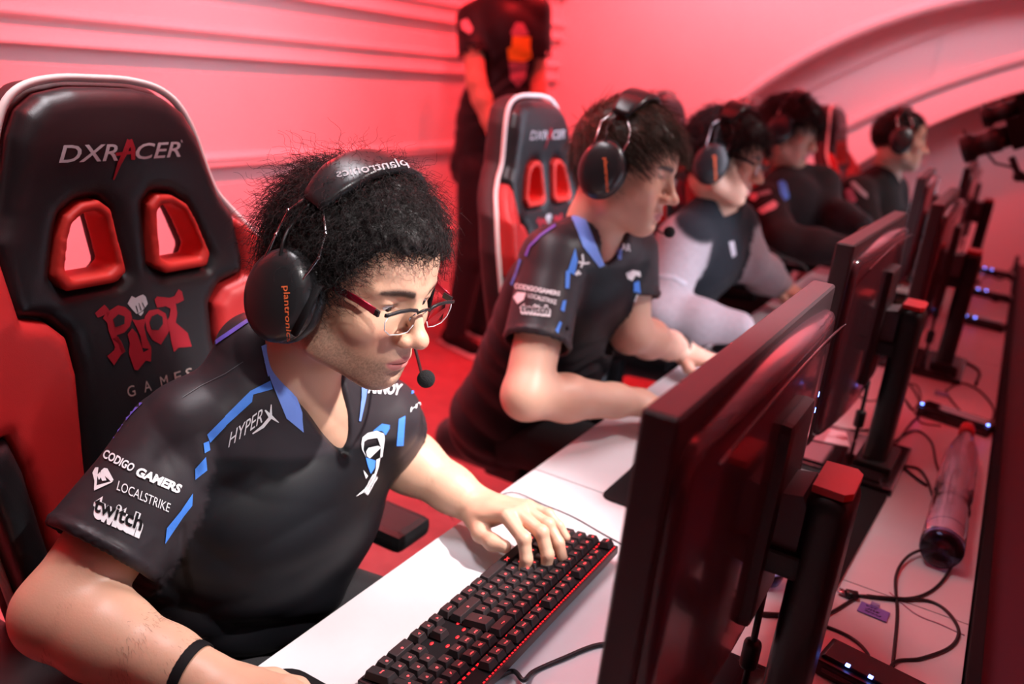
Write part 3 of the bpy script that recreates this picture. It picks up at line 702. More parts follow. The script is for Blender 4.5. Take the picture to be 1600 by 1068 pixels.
# card with handwriting clipped to a cable
c0 = at(1365, 955, Z=DZ+.002)
card = empty('cable_tag', 'small violet handwritten tag on the cable knot right of the nearest post', 'tag', (c0[0], c0[1], DZ))
o = B().box((-.020, -.014, .0012), (.020, .014, .0026), .0004).build('tag_card', M['paper'], card); B().box((-.008, .012, .001), (.004, .024, .004), .001).build('clip', M['bottleblue'], card)
bmw = B()
for i, s in enumerate(('25A', 'sur', 'Pride')): drape_in(bmw.bm, fit_box(text_mesh(s, 1, .2, .03), -.004-.004*i, -.010+.0075*i, .013-.001*i, -.0055+.0075*i))
for v in bmw.bm.verts: v.co.z = .0028
bmesh.ops.rotate(bmw.bm, cent=(0, 0, .0028), matrix=Matrix.Rotation(math.pi, 3, 'Z'), verts=bmw.bm.verts[:])
bmw.build('handwriting', M['blackm'], card); card.rotation_euler = (0, 0, R_(-4))
# cables behind the monitors
G = 'black cables tangled behind the monitors'
cable('black usb cable looping up past the lying bottle\'s base beside the cable tag', [(1395, 1040), (1402, 960), (1400, 900, .003), (1420, 868, .006), (1455, 855, .01), (1484, 858, .01), (1492, 872, .006), (1470, 910), (1440, 930), (1400, 935), (1355, 930)], .0024, group=G)
cable('black cable curving right from the tag and back to the nearest hub', [(1340, 930), (1400, 934, .003), (1450, 938), (1480, 955), (1498, 985), (1485, 1010), (1440, 1028), (1400, 1033), (1385, 1055, .008)], .0024, group=G)
cable('black cable from the nearest post to the hub\'s left port', [(1240, 965), (1290, 978), (1330, 996), (1355, 1020), (1360, 1045, .008)], .0024, group=G)
cable('short black cable between the nearest post and the usb plug', [(1240, 975), (1285, 962), (1310, 950), (1335, 934)], .0024, group=G)
cable('thin mauve wire running along the desk from the tag to the partition', [(1390, 925), (1430, 958), (1470, 975), (1507, 992)], .0009, group=G, m=M['mauve'])
plg = empty('usb_plug', 'black usb plug with bare metal tip left of the violet tag', 'plug', tuple(at(1335, 930, Z=DZ)))
v0 = at(1340, 930, Z=DZ+.006); v1 = at(1322, 926, Z=DZ+.006); v2 = at(1310, 921, Z=DZ+.006)
B().strip([v0, v1], [(0, 0, 1)]*2, .014, .010).build('plug_body', M['black'], plg); B().strip([v1, v2], [(0, 0, 1)]*2, .012, .0045).build('plug_tip', M['metal'], plg); settle(plg)
cable('black power cable under the nearest monitor, looping by its ferrite bead', [(1160, 955, .0), (1185, 958), (1215, 960), (1250, 962), (1290, 975)], .0035, group=G)
cable('black cable arcing across the white desk at the bottom right of the nearest monitor', [(1070, 1000), (1100, 1003), (1140, 1020), (1175, 1050), (1200, 1090)], .0022, group=G)
cable('speckled cable crossing below the nearest monitor at the frame\'s bottom', [(1040, 1042), (1080, 1038, .003), (1125, 1040), (1160, 1066), (1180, 1090)], .0022, group=G)
cable('thin cable hooking down at the bottom centre by the nearest monitor\'s corner', [(1040, 1020), (1075, 1000), (1105, 1010), (1125, 1035), (1135, 1068), (1138, 1090)], .002, group=G)
cable('black cable looping round in front of the second monitor\'s post', [(1300, 560, .02), (1278, 600, .01), (1282, 650), (1310, 668), (1350, 672), (1392, 665, .01)], .0028, group=G)
cable('tangled cable knot on the white patch left of the second post', [(1330, 600, .02), (1352, 625), (1380, 620), (1400, 590, .02), (1425, 605, .01), (1440, 640), (1420, 665), (1395, 700)], .0024, group=G)
cable('pair of cables drooping from the second post\'s base, upper one', [(1390, 712), (1410, 726), (1435, 732), (1450, 752), (1462, 790)], .0026, group=G)
cable('pair of cables drooping from the second post\'s base, lower one', [(1380, 705), (1402, 722), (1430, 745), (1448, 758)], .003, group=G)
cable('cable arching between the second post and the hub with the bottle', [(1395, 690), (1430, 672), (1455, 690), (1462, 720), (1468, 740)], .0024, group=G)
cable('thin coil of cable right above the second hub\'s left light', [(1385, 612), (1410, 600), (1432, 602), (1438, 622), (1425, 640), (1412, 620), (1430, 645), (1440, 660), (1470, 665)], .0018, group=G)
cable('cable looping from the small blue plug to the partition', [(1478, 610), (1500, 598), (1530, 610), (1553, 640), (1540, 668), (1515, 655), (1490, 630), (1478, 612)], .0024, group=G)
cable('blurred cable sagging right of the third post', [(1490, 560), (1510, 566), (1530, 580), (1525, 600)], .004, group=G)
cable('blurred cable lying beyond the third hub', [(1500, 470), (1530, 455), (1555, 470), (1570, 462)], .004, group=G)
cable('blurred cable crossing the desk before the fourth hub', [(1520, 440), (1545, 430), (1565, 436), (1580, 420)], .004, group=G)
bp = empty('blue_plug', 'small blue plug on the desk above the second hub', 'plug', tuple(at(1470, 612, Z=DZ)))
B().strip([at(1461, 612, Z=DZ+.008), at(1482, 617, Z=DZ+.008)], [(0, 0, 1)]*2, .014, .010).build('plug_body', M['bottleblue'], bp); settle(bp)
# phone-like red device and pink paper on the base of the second monitor
q = at(1285, 677, Z=DZ+.02)
pp = B().box((-.05, -.045, 0), (.05, .035, .0012), .0004).build('folded_paper', M['pink']); pp.location = (q[0], q[1], DZ+.0195); pp.rotation_euler = (0, 0, R_(15)); tag(pp, 'pink folded paper lying on the second monitor\'s glossy base', 'paper')
# video cameras
def vcam(label, c, tgt, s, big):
    t = empty('video_camera', label, 'camera', tuple(c), group='video cameras on the rig at the right edge')
    d = (Vector(tgt)-Vector(c)).normalized(); T = Matrix.Translation(Vector(c)) @ d.to_track_quat('X', 'Z').to_matrix().to_4x4() @ Matrix.Scale(s, 4)
    B().box((-.13, -.034, -.036), (.0, .034, .040), .004).build('camera_body', M['blackm'], t, T)
    b = B().lathe([(.026, 0), (.026, .02), (.030, .022), (.030, .045), (.027, .047), (.027, .075), (.035, .08), (.035, .105), (.031, .107), (.029, .09), (.001, .085)], 24, T @ Matrix.Rotation(R_(90), 4, 'Y')); b.build('camera_lens', M['black'], t)
    for x, z in ((.034, .031), (.09, .036)): B().tube([(x, 0, z), (x+.001, 0, z+.012)], .003, 8).build('lens_lever', M['black'], t, T)
    lg = fit_box(text_mesh('Marshall' , 1, .1, .02), -.105, .0, -.03, .016)
    for v in lg.verts: v.co = Vector((v.co.x, -.0345, v.co.y))
    me = bpy.data.meshes.new('maker_lettering'); lg.to_mesh(me); lg.free(); me.transform(T); link('maker_lettering', me, M['greyprint'], t)
    B().box((-.11, -.0355, -.034), (-.01, -.034, -.012)).build('label_plate', M['mauve'], t, T)
    settle(t); return t
vc = at(1578, 212, Y=2.35); va = at(1512, 232, Y=2.35)
vcam('larger black video camera at the right edge, its lens pointing left at the players', vc, va, 1.3, 1)
vc2 = at(1590, 168, Y=2.4); va2 = at(1545, 182, Y=2.4)
vcam('smaller black video camera above the larger one at the right edge', vc2, va2, .95, 0)
rg = empty('camera_rig', 'black arm and clamp holding the video cameras at the right edge', 'stand', (.80, 2.35, 0))
b1 = at(1580, 245, Y=2.36); b2 = at(1592, 275, Y=2.36)
B().tube([b1, b2], .010, 10).sphere(b2, .018).build('ball_head', M['black'], rg)
B().tube([b2, at(1640, 290, Y=2.36), (.86, 2.36, 1.25), (.90, 2.36, 1.1), (.90, 2.36, DZ-.02)], .013, 10).build('stand_pole', M['black'], rg)
B().tube([at(1543, 240, Y=2.34), at(1555, 255, Y=2.34), at(1585, 262, Y=2.34), at(1594, 270, Y=2.34)], .004, 8).build('camera_cable', M['cable'], rg)
B().box((.80, 2.26, DZ-.0295), (1.0, 2.46, DZ-.01), .004).build('stand_foot', M['black'], rg)
settle(rg)
# ------------------------------------------------------------------ people
SKIN = np.array([.60, .345, .235]); LIP = np.array([.50, .165, .15]); BROW = np.array([.035, .02, .015])
def sst(x, a, b): t = np.clip((x-a)/(b-a), 0, 1); return t*t*(3-2*t)
def build_head(h, R, t, neck, chest=None, stubble=0, tone=SKIN, big=1.0, jaw=1.0, slit=.0044):
    """canonical head: x forward, y left, z up; R,t carry it to the room. neck: list of (room point, radius)"""
    Rt = R.T; loc = lambda p: (Rt @ (np.array(p)-t))/big
    NP = [loc(p) for p, _ in neck]; NR = [r/big for _, r in neck]
    lo = np.minimum(np.min([p-r for p, r in zip(NP, NR)], 0), (-.125, -.1, -.15))-.01; hi = np.maximum(np.max([p+r for p, r in zip(NP, NR)], 0), (.14, .1, .15))+.01
    s = SDF(lo, hi, h)
    s.ell((-.014, 0, .036), (.096, .075, .084), 0)
    s.ell((.030, 0, .045), (.056, .062, .054), .03)
    s.ell((.032, 0, -.028), (.052, .055*jaw, .066), .03)
    for y in (-1, 1):
        s.cone((-.008, y*.056*jaw, -.040), (.012, y*.050*jaw, -.070), .014, .014, .03)
        s.cone((.012, y*.048*jaw, -.071), (.066, y*.014, -.094), .015, .012, .03)
        s.ell((.056, y*.040, -.022), (.022, .022, .020), .025)
    s.ell((.062, 0, -.060), (.034, .036, .036), .02)
    s.ell((.074, 0, -.092), (.014, .018, .012), .016)
    s.cone((-.02, 0, -.065), (.05, 0, -.076), .045, .025, .03)
    # nose
    s.cone((.082, 0, .020), (.106, 0, -.020), .0085, .0088, .012)
    s.ell((.109, 0, -.0245), (.0125, .0118, .0105), .008)
    for y in (-1, 1):
        s.ell((.0965, y*.0135, -.029), (.0125, .0082, .0085), .007)
        s.ell((.101, y*.0065, -.0375), (.006, .0032, .0035), .002, op='s')
        s.cone((.083, y*.012, .029), (.066, y*.048, .026), .0085, .0075, .012)      # brow ridge
        s.ell((.094, y*.031, .012), (.016, .0175, .0120), .010, op='s')
        s.ell((.0665, y*.031, .0125), (.0150, .0170, .0130), .004)                    # lids over the eyeball
        s.ell((.0830, y*.0315, .0068), (.0105, .0138, slit), .0012, op='s')          # downcast slit
        s.cone((.0765, y*.020, .0205), (.074, y*.043, .0190), .0016, .0016, .004)
    # mouth
    s.ell((.0865, 0, -.0570), (.0125, .0215, .0060), .006)
    s.ell((.0850, 0, -.0690), (.0120, .0180, .0068), .006)
    s.ell((.0990, 0, -.0630), (.0120, .0225, .0010), .002, op='s')
    s.ell((.1010, 0, -.0470), (.006, .0032, .008), .005, op='s')
    s.ell((.0985, 0, -.0790), (.010, .018, .0045), .008, op='s')
    for y in (-1, 1):
        s.ell((-.006, y*.079, -.008), (.017, .007, .030), .006, Rm=rotd(0, 12, y*18))
        s.ell((-.002, y*.086, -.006), (.010, .004, .019), .004, Rm=rotd(0, 12, y*18), op='s')
    s.chain(NP, NR, .03)
    if stubble: s.disp(lambda X, Y, Z: 0*X+0*Y+0*Z)
    p, q = s.mesh()
    # skin colour that belongs to the skin: lips, brows, beard shadow
    x, y, z = p.T; ay = np.abs(y)
    col = np.tile(tone, (len(p), 1))
    def mixc(c, w): 
        nonlocal col; col = col*(1-w[:, None])+np.array(c)*w[:, None]
    rosy = np.exp(-(((ay-.035)/.018)**2+((z+.03)/.02)**2))*(x > .04)+np.exp(-((y/.014)**2+((z+.028)/.012)**2))*(x > .09)
    mixc(tone*np.array([1.08, .80, .78]), np.clip(rosy*.55, 0, .6))
    lip = np.clip(1-((y/.0235)**2+((z+.0630)/.0105)**2), 0, 1)*(x > .072); mixc(LIP*tone/SKIN, sst(lip, .0, .35)*.95)
    bz = .0285-.0016*((ay-.028)/.018)**2; brow = np.exp(-((z-bz)/(.0046-.0018*sst(ay, .030, .050)))**2)*1.25*sst(ay, .009, .015)*(1-sst(ay, .046, .056))*(x > .05)
    nz = RNG.random(len(p)); mixc(BROW, np.clip(brow*(1.1+.3*nz), 0, .95))
    lash = np.exp(-((z-.0112)/.0017)**2)*np.exp(-((ay-.031)/.012)**4)*(x > .066); mixc(BROW, lash*.85)
    if stubble:
        jl = -.056-.032*sst(x, .0, .07)      # falls from the jaw angle to the chin
        b = np.exp(-(np.maximum(np.abs(z-jl-.006)-.012, 0)/.014)**2)*sst(x, -.015, .015)*sst(ay, .005, .03)+np.exp(-(np.maximum(np.abs(z+.088)-.007, 0)/.011)**2)*sst(x, .04, .07)*.8
        b2 = np.exp(-((z+.049)/.004)**2)*(x > .07)*np.clip((.026-ay)/.006, 0, 1)*.55; side = np.exp(-((x-.008)/.012)**2)*sst(-z, -.0, .02)*sst(z, -.075, -.05)*(ay > .03)*.7
        b = np.clip(np.maximum(np.maximum(b*(1-.5*lip), b2), side), 0, 1)
        mixc(np.array([.10, .065, .05]), np.clip(b*stubble*(.55+.6*nz), 0, .8)*(1-sst(lip, 0, .3)))
    return (p*big) @ R.T + t, q, col
def arm_sdf(g, el, wr, r_el, r_wr, sh=None, r_sh=None):
    if sh is not None: g.cone(sh, el, r_sh, r_el*1.02, .02)
    mid = el+(wr-el)*.33; g.chain([el, mid, el+(wr-el)*.75, wr], [r_el, r_el*1.03, (r_el*.35+r_wr*.65)*1.0, r_wr], .02)
def hand_sdf(g, wr, f, n, side, curls, thumb=None, sc=1.0, splay=(.10, .03, -.04, -.12), lift=None):
    """f forward, n out of the back of the hand, side = +1 if the thumb is at f x n ... ; curls: 4x3 degrees"""
    f = f/np.linalg.norm(f); n = n-f*(n@f); n /= np.linalg.norm(n); s = np.cross(n, f)*side    # s points to the thumb side
    P = lambda a, b, c: wr+(f*a+s*b+n*c)*sc
    Rm = np.column_stack([f, s, n])
    g.cone(wr, P(.035, .0, .0), .026*sc, .024*sc, .02, flat=(n, 1.25))
    g.ell(P(.050, 0, -.002), (.048*sc, .040*sc, .0150*sc), .016, Rm=Rm)
    g.ell(P(.030, .022, -.010), (.032*sc, .017*sc, .014*sc), .014, Rm=Rm)      # thumb base
    mc = [(.088, .029), (.092, .0095), (.087, -.0105), (.079, -.029)]; L = [(.044, .027, .020), (.049, .031, .021), (.045, .029, .021), (.035, .022, .019)]; rr = [.0096, .0098, .0092, .0082]
    tips = []
    for i in range(4):
        a = 0; p = P(mc[i][0], mc[i][1], .001); pts = [P(mc[i][0]*.55, mc[i][1]*.75, .001), p]; sp = splay[i]
        for j in range(3):
            a += R_(curls[i][j]); d = (f*math.cos(a)-n*math.sin(a))*math.cos(sp)+s*math.sin(sp)*1.0; p = p+d*L[i][j]*sc; pts.append(p)
        r = rr[i]*sc; g.cone(pts[0], pts[1], r*1.0, r*1.12, .010); g.chain(pts[1:], [r*1.12, r*1.0, r*.93, r*.80], .003); tips.append((pts[-1], d))
        g.ell(pts[2]+n*.001, r*1.04, .004)
    th = thumb or [(.022, .030, -.012), (.050, .052, -.020), (.078, .058, -.026), (.098, .054, -.028)]
    tp = [P(*q) for q in th]; g.chain(tp, [.0150*sc, .0122*sc, .0112*sc, .0092*sc], .008); tips.append((tp[-1], (tp[-1]-tp[-2])/np.linalg.norm(tp[-1]-tp[-2])))
    return tips
def grid_for(pts, pad, h): P = np.array(pts); return SDF(P.min(0)-pad, P.max(0)+pad, h)
def tube_hair(name, roots, dirs, length, m, parent, n=10, rad=.0005, gravity=.3, curl=0, freq=3, comb=None, stiff=.6, push=None, floor=None, taper=.3):
    """thin strands as one mesh; arrays in room space. comb: preferred direction per strand"""
    N = len(roots); L = np.broadcast_to(length, N)[:, None]
    P = np.zeros((n, N, 3)); p = roots.copy(); d = dirs.copy(); P[0] = p
    ph = RNG.random(N)*6.28; fr = freq*(.7+.6*RNG.random(N))
    a1 = np.cross(d, [0.3, .9, .2]); a1 /= np.linalg.norm(a1, axis=1, keepdims=True); a2 = np.cross(d, a1)
    for i in range(1, n):
        tgt = comb if comb is not None else d
        d = d*stiff+tgt*(1-stiff)+np.array([0, 0, -gravity*.3])
        d /= np.linalg.norm(d, axis=1, keepdims=True); p = p+d*L/(n-1)
        if push is not None: p = push(p)
        s_ = i/(n-1); amp = curl*min(1, s_*3)
        P[i] = p+amp*(a1*np.cos(ph+fr*6.28*s_)[:, None]+a2*np.sin(ph+fr*6.28*s_)[:, None])
    if floor is not None:
        for i in range(1, n): P[i] = floor(P[i])
    T = np.gradient(P, axis=0); T /= np.linalg.norm(T, axis=2, keepdims=True)+1e-9
    u = np.cross(T, [.21, .33, .92]); u /= np.linalg.norm(u, axis=2, keepdims=True)+1e-9; v = np.cross(T, u)
    rads = rad*(1-(1-taper)*np.linspace(0, 1, n))[:, None, None]
    rings = np.stack([P+rads*(u*math.cos(k*2.0944)+v*math.sin(k*2.0944)) for k in range(3)], 2)   # n,N,3,3
    pts = rings.transpose(1, 0, 2, 3).reshape(-1, 3)
    base = (np.arange(N)*n*3)[:, None, None]; i = np.arange(n-1)[None, :, None]*3; k = np.arange(3)[None, None, :]; k2 = (k+1) % 3
    Q = np.stack([base+i+k, base+i+k2, base+i+3+k2, base+i+3+k], -1).reshape(-1, 4)
    return pts, Q
def scalp(N, keep):
    """roots in canonical head space on the skull"""
    out = []
    while sum(len(o) for o in out) < N:
        d = RNG.normal(size=(N*2, 3)); d /= np.linalg.norm(d, axis=1, keepdims=True)
        c = np.array([-.010, 0, .036]); p = c+d*np.array([.097, .077, .085]); nrm = d/np.array([.097, .077, .085]); nrm /= np.linalg.norm(nrm, axis=1, keepdims=True)
        k = keep(p, d); out.append(np.hstack([p[k], nrm[k]]))
    a = np.vstack(out)[:N]; return a[:, :3], a[:, 3:]
def hairline(p, d, front=.078, low=-.045):
    x, y, z = p.T; ay = np.abs(y)
    line = np.where(x > .02, .010+(front-.010)*sst(x, .02, .062), np.where(x > -.015, .012, low+.03*sst(x, -.05, -.015)))
    return z > line
def add_hair(person, R, t, N, spec, h=.003, big=1.0):
    """undercoat mass plus strands in one mesh"""
    W_ = lambda p: (p*big) @ R.T + t
    s = SDF((-.16, -.13, -.10), (.14, .13, .18), h); th = spec.get('thick', .012)
    s.ell((-.012, 0, .036), (.097+th, .077+th, .085+th), 0)
    front, low = spec.get('front', .078), spec.get('low', -.045)
    # cut the face out, keep temple and nape shape
    def cut(X, Y, Z):
        line = np.where(X > .02, .008+(front-.008)*np.clip((X-.02)/.045, 0, 1), np.where(X > -.015, .005, low+(.05+low*0)*np.clip((X+.05)/.035, 0, 1)*.6))
        return (Z-line)*.8+0*Y
    s.func(s.lo, [a[-1] for a in s.ax], cut, .008, 's') if False else None
    q = s._blk(s.lo, [a[-1] for a in s.ax]); sl, X, Y, Z = q; c = -cut(X, Y, Z)
    s.D = smax(s.D, np.broadcast_to(c, s.D.shape), .012).astype(np.float32)
    a = spec.get('lump', .003); f = spec.get('lf', 260)
    s.disp(lambda X, Y, Z: a*(np.sin(X*f+1.7*np.sin(Z*f*.6))*np.sin(Y*f*.9+1.3*np.sin(X*f*.5))*np.sin(Z*f*.8+Y*90)))
    cp, cq = s.mesh(); parts = [(W_(cp), cq)]
    r, nn = scalp(N, lambda p, d: hairline(p, d, front, low) & spec.get('keep', lambda p, d: np.ones(len(p), bool))(p, d))
    comb = spec['comb'](r, nn); comb /= np.linalg.norm(comb, axis=1, keepdims=True)+1e-9
    d0 = nn*spec.get('out', .6)+comb*(1-spec.get('out', .6)); d0 /= np.linalg.norm(d0, axis=1, keepdims=True)
    r = r+nn*spec.get('root', .3)*th
    L = spec['len'](r)*(.75+.5*RNG.random(N))
    def push(p):
        c = np.array([-.012, 0, .034]); e = np.array([.103, .083, .091]); k = np.sqrt((((p-c)/e)**2).sum(1)); m = k < 1; p = p.copy(); p[m] = c+(p[m]-c)/k[m][:, None]; return p
    pts, Q = tube_hair('h', r, d0, L, None, None, n=spec.get('n', 10), rad=spec.get('rad', .0005), gravity=spec.get('grav', .4), curl=spec.get('curl', 0), freq=spec.get('freq', 2.5), comb=comb, stiff=spec.get('stiff', .75), push=push)
    parts.append((W_(pts), Q)); P, Q = merge(parts)
    return mesh_np('hair', P, Q, spec['mat'], person)
# ---- headset in canonical head space
def headset(label, R, t, big=1.0, mic=None, fine=True, near=-1, group=None, thick=.02, cupk=1.0, cz=-.014, grp='gaming headsets worn by the players'):
    hs = empty('headset', label, 'headset', tuple(R @ V(0, 0, .1)*big+t), group=grp)
    T = Matrix.Translation(Vector(t)) @ Matrix(R.tolist()).to_4x4() @ Matrix.Scale(big, 4)
    top = .125+thick; bx = -.014
    def bp(a, off=0): return (bx-.010*(1-math.sin(a)), (.098+off)*math.cos(a), .042+(top-.042+off)*math.sin(a))
    an = np.linspace(R_(30), R_(150), 25)
    dirs = [(0, math.cos(a), math.sin(a)) for a in an]
    e = lambda a: .55+.45*min(1, (min(a-R_(30), R_(150)-a)+.05)*2.2)
    B().strip([bp(a, .004) for a in an], dirs, [.054*e(a) for a in an], [.016*e(a) for a in an]).build('headband', M['leatherband'], hs, T)
    B().strip([bp(a, -.007) for a in an[3:-3]], dirs[3:-3], .034, .016).build('headband_padding', M['blackm'], hs, T)
    for s in (-1, 1):
        g = SDF((-.075, -.055, -.075), (.075, .055, .075), .0028 if fine else .005)
        g.func(g.lo, [a[-1] for a in g.ax], lambda X, Y, Z: smax((np.sqrt((X/.045)**2+(Z/.056)**2)-1)*.045*1.0, np.abs(Y*s-.006)-.018+.012*np.clip(((X/.05)**2+(Z/.06)**2), 0, 1)*(Y*s > 0), .016))
        p, q = g.mesh(); RC = rotd(s*7, 0, -s*8); c = V(-.012, s*.106, cz)
        p = (p*cupk) @ RC.T + c; mesh_np('ear_cup', (p*big) @ R.T+t, q, M['cupblack'], hs)
        pad = [c+RC @ V(.037*math.cos(a), -s*.014, .048*math.sin(a)) for a in np.linspace(0, 2*math.pi, 28, endpoint=False)]
        b = B().tube(pad, .0098, 10, closed=True); b.build('ear_cushion', M['leather'], hs, T)
        ba = R_(30) if s > 0 else R_(150); bpz = V(*bp(ba))
        for sx in (-1, 1):
            pts = [bpz+V(sx*.012, 0, .004), bpz+V(sx*.030, s*.004, -.020), c+RC @ V(sx*.030, s*.002, .060), c+RC @ V(sx*.026, s*.016, .026)]
            w = B().tube(pts, .0018, 6); 
            for k in (0, 1, 2): w.sphere(pts[k], .0028, u=8, v=6)
            w.build('wire_fork', M['metal'], hs, T)
        B().tube(catmull([bpz+V(-.004, s*.003, 0), bpz+V(-.012, s*.012, -.028), c+RC @ V(-.012, s*.012, .062), c+RC @ V(-.008, s*.014, .040)], 6), .0018, 8).build('cup_cable', M['cable'], hs, T)
        if fine: B().strip([c+RC @ V(.043, s*.004, .034), c+RC @ V(.043, s*.012, .004), c+RC @ V(.040, s*.015, -.026)], [(0, s, 0)]*3, .009, .006).build('slider_arm', M['blackm'], hs, T)
    if mic:
        B().tube(catmull(mic, 8), .0021, 8).build('mic_boom', M['cable'], hs, T)
        B().sphere(mic[-1], .0115, u=20, v=14).build('mic_foam', M['foam'], hs, T)
    settle(hs); return hs, T
M['cupblack'] = mat('ear_cup_plastic', (.018, .018, .020), .33, coat=.15, bump=.1, bscale=900, bdist=.0003)
M['leatherband'] = mat('band_leather', (.016, .015, .017), .32, bump=.2, bscale=700, bdist=.0005)
M['foam'] = mat('mic_foam', (.008, .008, .009), .95, bump=.8, bscale=700)
def geo(name, root, cls='mesh'):
    for c in bpy.data.objects:
        if c.parent == root and c.name.split('.')[0] == name:
            yield c
def bvh_obj(o):
    me = o.data; vs = [tuple(v.co) for v in me.vertices]; return BVHTree.FromPolygons(vs, [tuple(p.vertices) for p in me.polygons])
# ---- torso clothing
def garment(h, sh, mid, hip, el, cuff, chest=(.115, .175, .15), belly=(.13, .16, .13), neckc=None, sleeve=(.066, .062), folds=.003, seed=0, vneck=None, vr=.050, long=False, wrists=None, hem=None, bellyc=None, extra=None):
    """sh=[R,L] shoulder points, hip = pelvis centre, el=[R,L], cuff=[fractions along the upper arm]"""
    s0 = (sh[0]+sh[1])/2; ax = (sh[1]-sh[0]); ax /= np.linalg.norm(ax); up = (neckc-hip); up /= np.linalg.norm(up); fw = np.cross(ax, up); fw /= np.linalg.norm(fw); up = np.cross(fw, ax)
    Rm = np.column_stack([fw, ax, up])
    pts = [sh[0], sh[1], hip, neckc]+[e for e in el]+(list(wrists) if wrists is not None else [])
    g = grid_for(pts, .20, h)
    bc = bellyc if bellyc is not None else s0*.38+hip*.62
    g.ell(s0-up*.10+fw*.005, chest, 0, Rm=Rm); g.ell(bc+fw*.02, belly, .09, Rm=Rm); g.ell(hip, (.12, .165, .10), .08, Rm=Rm); g.cone(s0-up*.12-ax*.06, hip-ax*.07, .095, .10, .06); g.cone(s0-up*.12+ax*.06, hip+ax*.07, .095, .10, .06)
    sl = SDF(g.lo, g.lo+g.h*(g.n-1), h); sl.n = g.n; sl.D = np.full(g.n, 1., np.float32); sl.ax = g.ax
    for i in (0, 1):
        nb = neckc+(sh[i]-neckc)*.25
        g.cone(nb, sh[i]+(s0-sh[i])*.08-up*.012, .058, .058, .05)
        end = sh[i]+(el[i]-sh[i])*cuff[i]
        if long:
            sl.cone(sh[i]-up*.012, el[i], sleeve[0], sleeve[1], .02); sl.chain([el[i], el[i]*.5+wrists[i]*.5, wrists[i]], [sleeve[1], sleeve[1]*.94, sleeve[1]*.72], .03)
        else: sl.cone(sh[i]-up*.012, end, sleeve[0], sleeve[1], .02)
    if extra: extra(g, sl, fw, ax, up)
    a, b = g.D.copy(), sl.D
    k = .035; hh = np.maximum(k-np.abs(a-b), 0)/k; D = np.minimum(a, b)-hh*hh*k*.25
    X = g.ax[0][:, None, None]; Y = g.ax[1][None, :, None]; Z = g.ax[2][None, None, :]
    # cloth folds: long soft creases running across the waist, short ones under the arms
    lx = (X-s0[0])*fw[0]+(Y-s0[1])*fw[1]+(Z-s0[2])*fw[2]; ly = (X-s0[0])*ax[0]+(Y-s0[1])*ax[1]+(Z-s0[2])*ax[2]; lz = (X-s0[0])*up[0]+(Y-s0[1])*up[1]+(Z-s0[2])*up[2]
    w = np.clip((-lz-.10)/.15, .12, 1)
    r = np.random.default_rng(seed); p1, p2, p3 = r.random(3)*6
    F1 = 1-2*np.abs(np.sin(lz*42+4*ly+1.6*np.sin(ly*11+p1)+.8*np.sin(ly*27+p3)+p2)); F2 = 1-2*np.abs(np.sin(lz*60-9*ly+1.5*np.sin(ly*15+p3)+p1)); F = .55*F1*(.6+.4*np.sin(ly*19+lz*11+p3))+.35*F2*(.5+.5*np.sin(ly*13-lz*17+p2))+.15*np.sin(lz*50+ly*38+p1)
    D = D+(folds*w*F).astype(np.float32)
    # cut the sleeve ends flat and hollow them
    if not long:
        for i in (0, 1):
            end = sh[i]+(el[i]-sh[i])*cuff[i]; d = (el[i]-sh[i])/np.linalg.norm(el[i]-sh[i])
            pl = (X-end[0])*d[0]+(Y-end[1])*d[1]+(Z-end[2])*d[2]
            near = np.sqrt((X-end[0])**2+(Y-end[1])**2+(Z-end[2])**2)-.13
            near2 = sl.D-a+.0      # only where the sleeve is the closer shape
            cutd = np.maximum(np.maximum(-pl, near), (b-a)*1.0)
            D = smax(D, -cutd, .004)
            rad = np.sqrt(np.maximum(0, (X-end[0])**2+(Y-end[1])**2+(Z-end[2])**2-pl**2))
            hol = np.maximum(rad-(sleeve[1]-.007), -(pl+.035)); D = smax(D, -np.maximum(hol, near), .003)
            hemr = np.sqrt((rad-sleeve[1]+.001)**2+(pl+.010)**2)-.0035
            D = np.where((near < .0), np.minimum(D, np.maximum(hemr, pl)), D)
    # neck opening
    if vneck is not None:
        nb, vp = vneck    # centre of the neck hole, V point (a pick on the cloth)
        if len(vp) == 2:
            rd = ray(*vp); rd /= np.linalg.norm(rd)
            for st in np.arange(.6, 5, .004):
                q_ = CAMC+rd*st; i_ = ((q_-g.lo)/h).round().astype(int)
                if (i_ >= 0).all() and (i_ < np.array(g.n)).all() and D[tuple(i_)] < 0: break
            vp = q_; garment.vp = q_
        dd = vp-nb; L = np.linalg.norm(dd); dd = dd/L
        tt = np.clip(((X-nb[0])*dd[0]+(Y-nb[1])*dd[1]+(Z-nb[2])*dd[2]), 0, L)
        qx, qy, qz = X-nb[0]-tt*dd[0], Y-nb[1]-tt*dd[1], Z-nb[2]-tt*dd[2]
        pr = qx*fw[0]+qy*fw[1]+qz*fw[2]; lat = qx*ax[0]+qy*ax[1]+qz*ax[2]; ver = qx*up[0]+qy*up[1]+qz*up[2]
        lt = lat; hole = np.sqrt(lat**2+(ver*.8)**2+(pr*.8)**2)-(vr*(1-tt/L)**.8+.006)
        D = smax(D, -hole, .006)
    g.D = D.astype(np.float32)
    mixS = (b < a)
    p, q = g.mesh()
    ii = np.clip(((p-g.lo)/h).round().astype(int), 0, np.array(g.n)-1); dif = a[ii[:, 0], ii[:, 1], ii[:, 2]]-b[ii[:, 0], ii[:, 1], ii[:, 2]]
    return p, q, dif, Rm, s0
def poly_decal(name, polys, bv, m, root, off=.0012, step=6):
    return drape(name, poly_bm(polys), pixmap, bv, off, m, root, step)
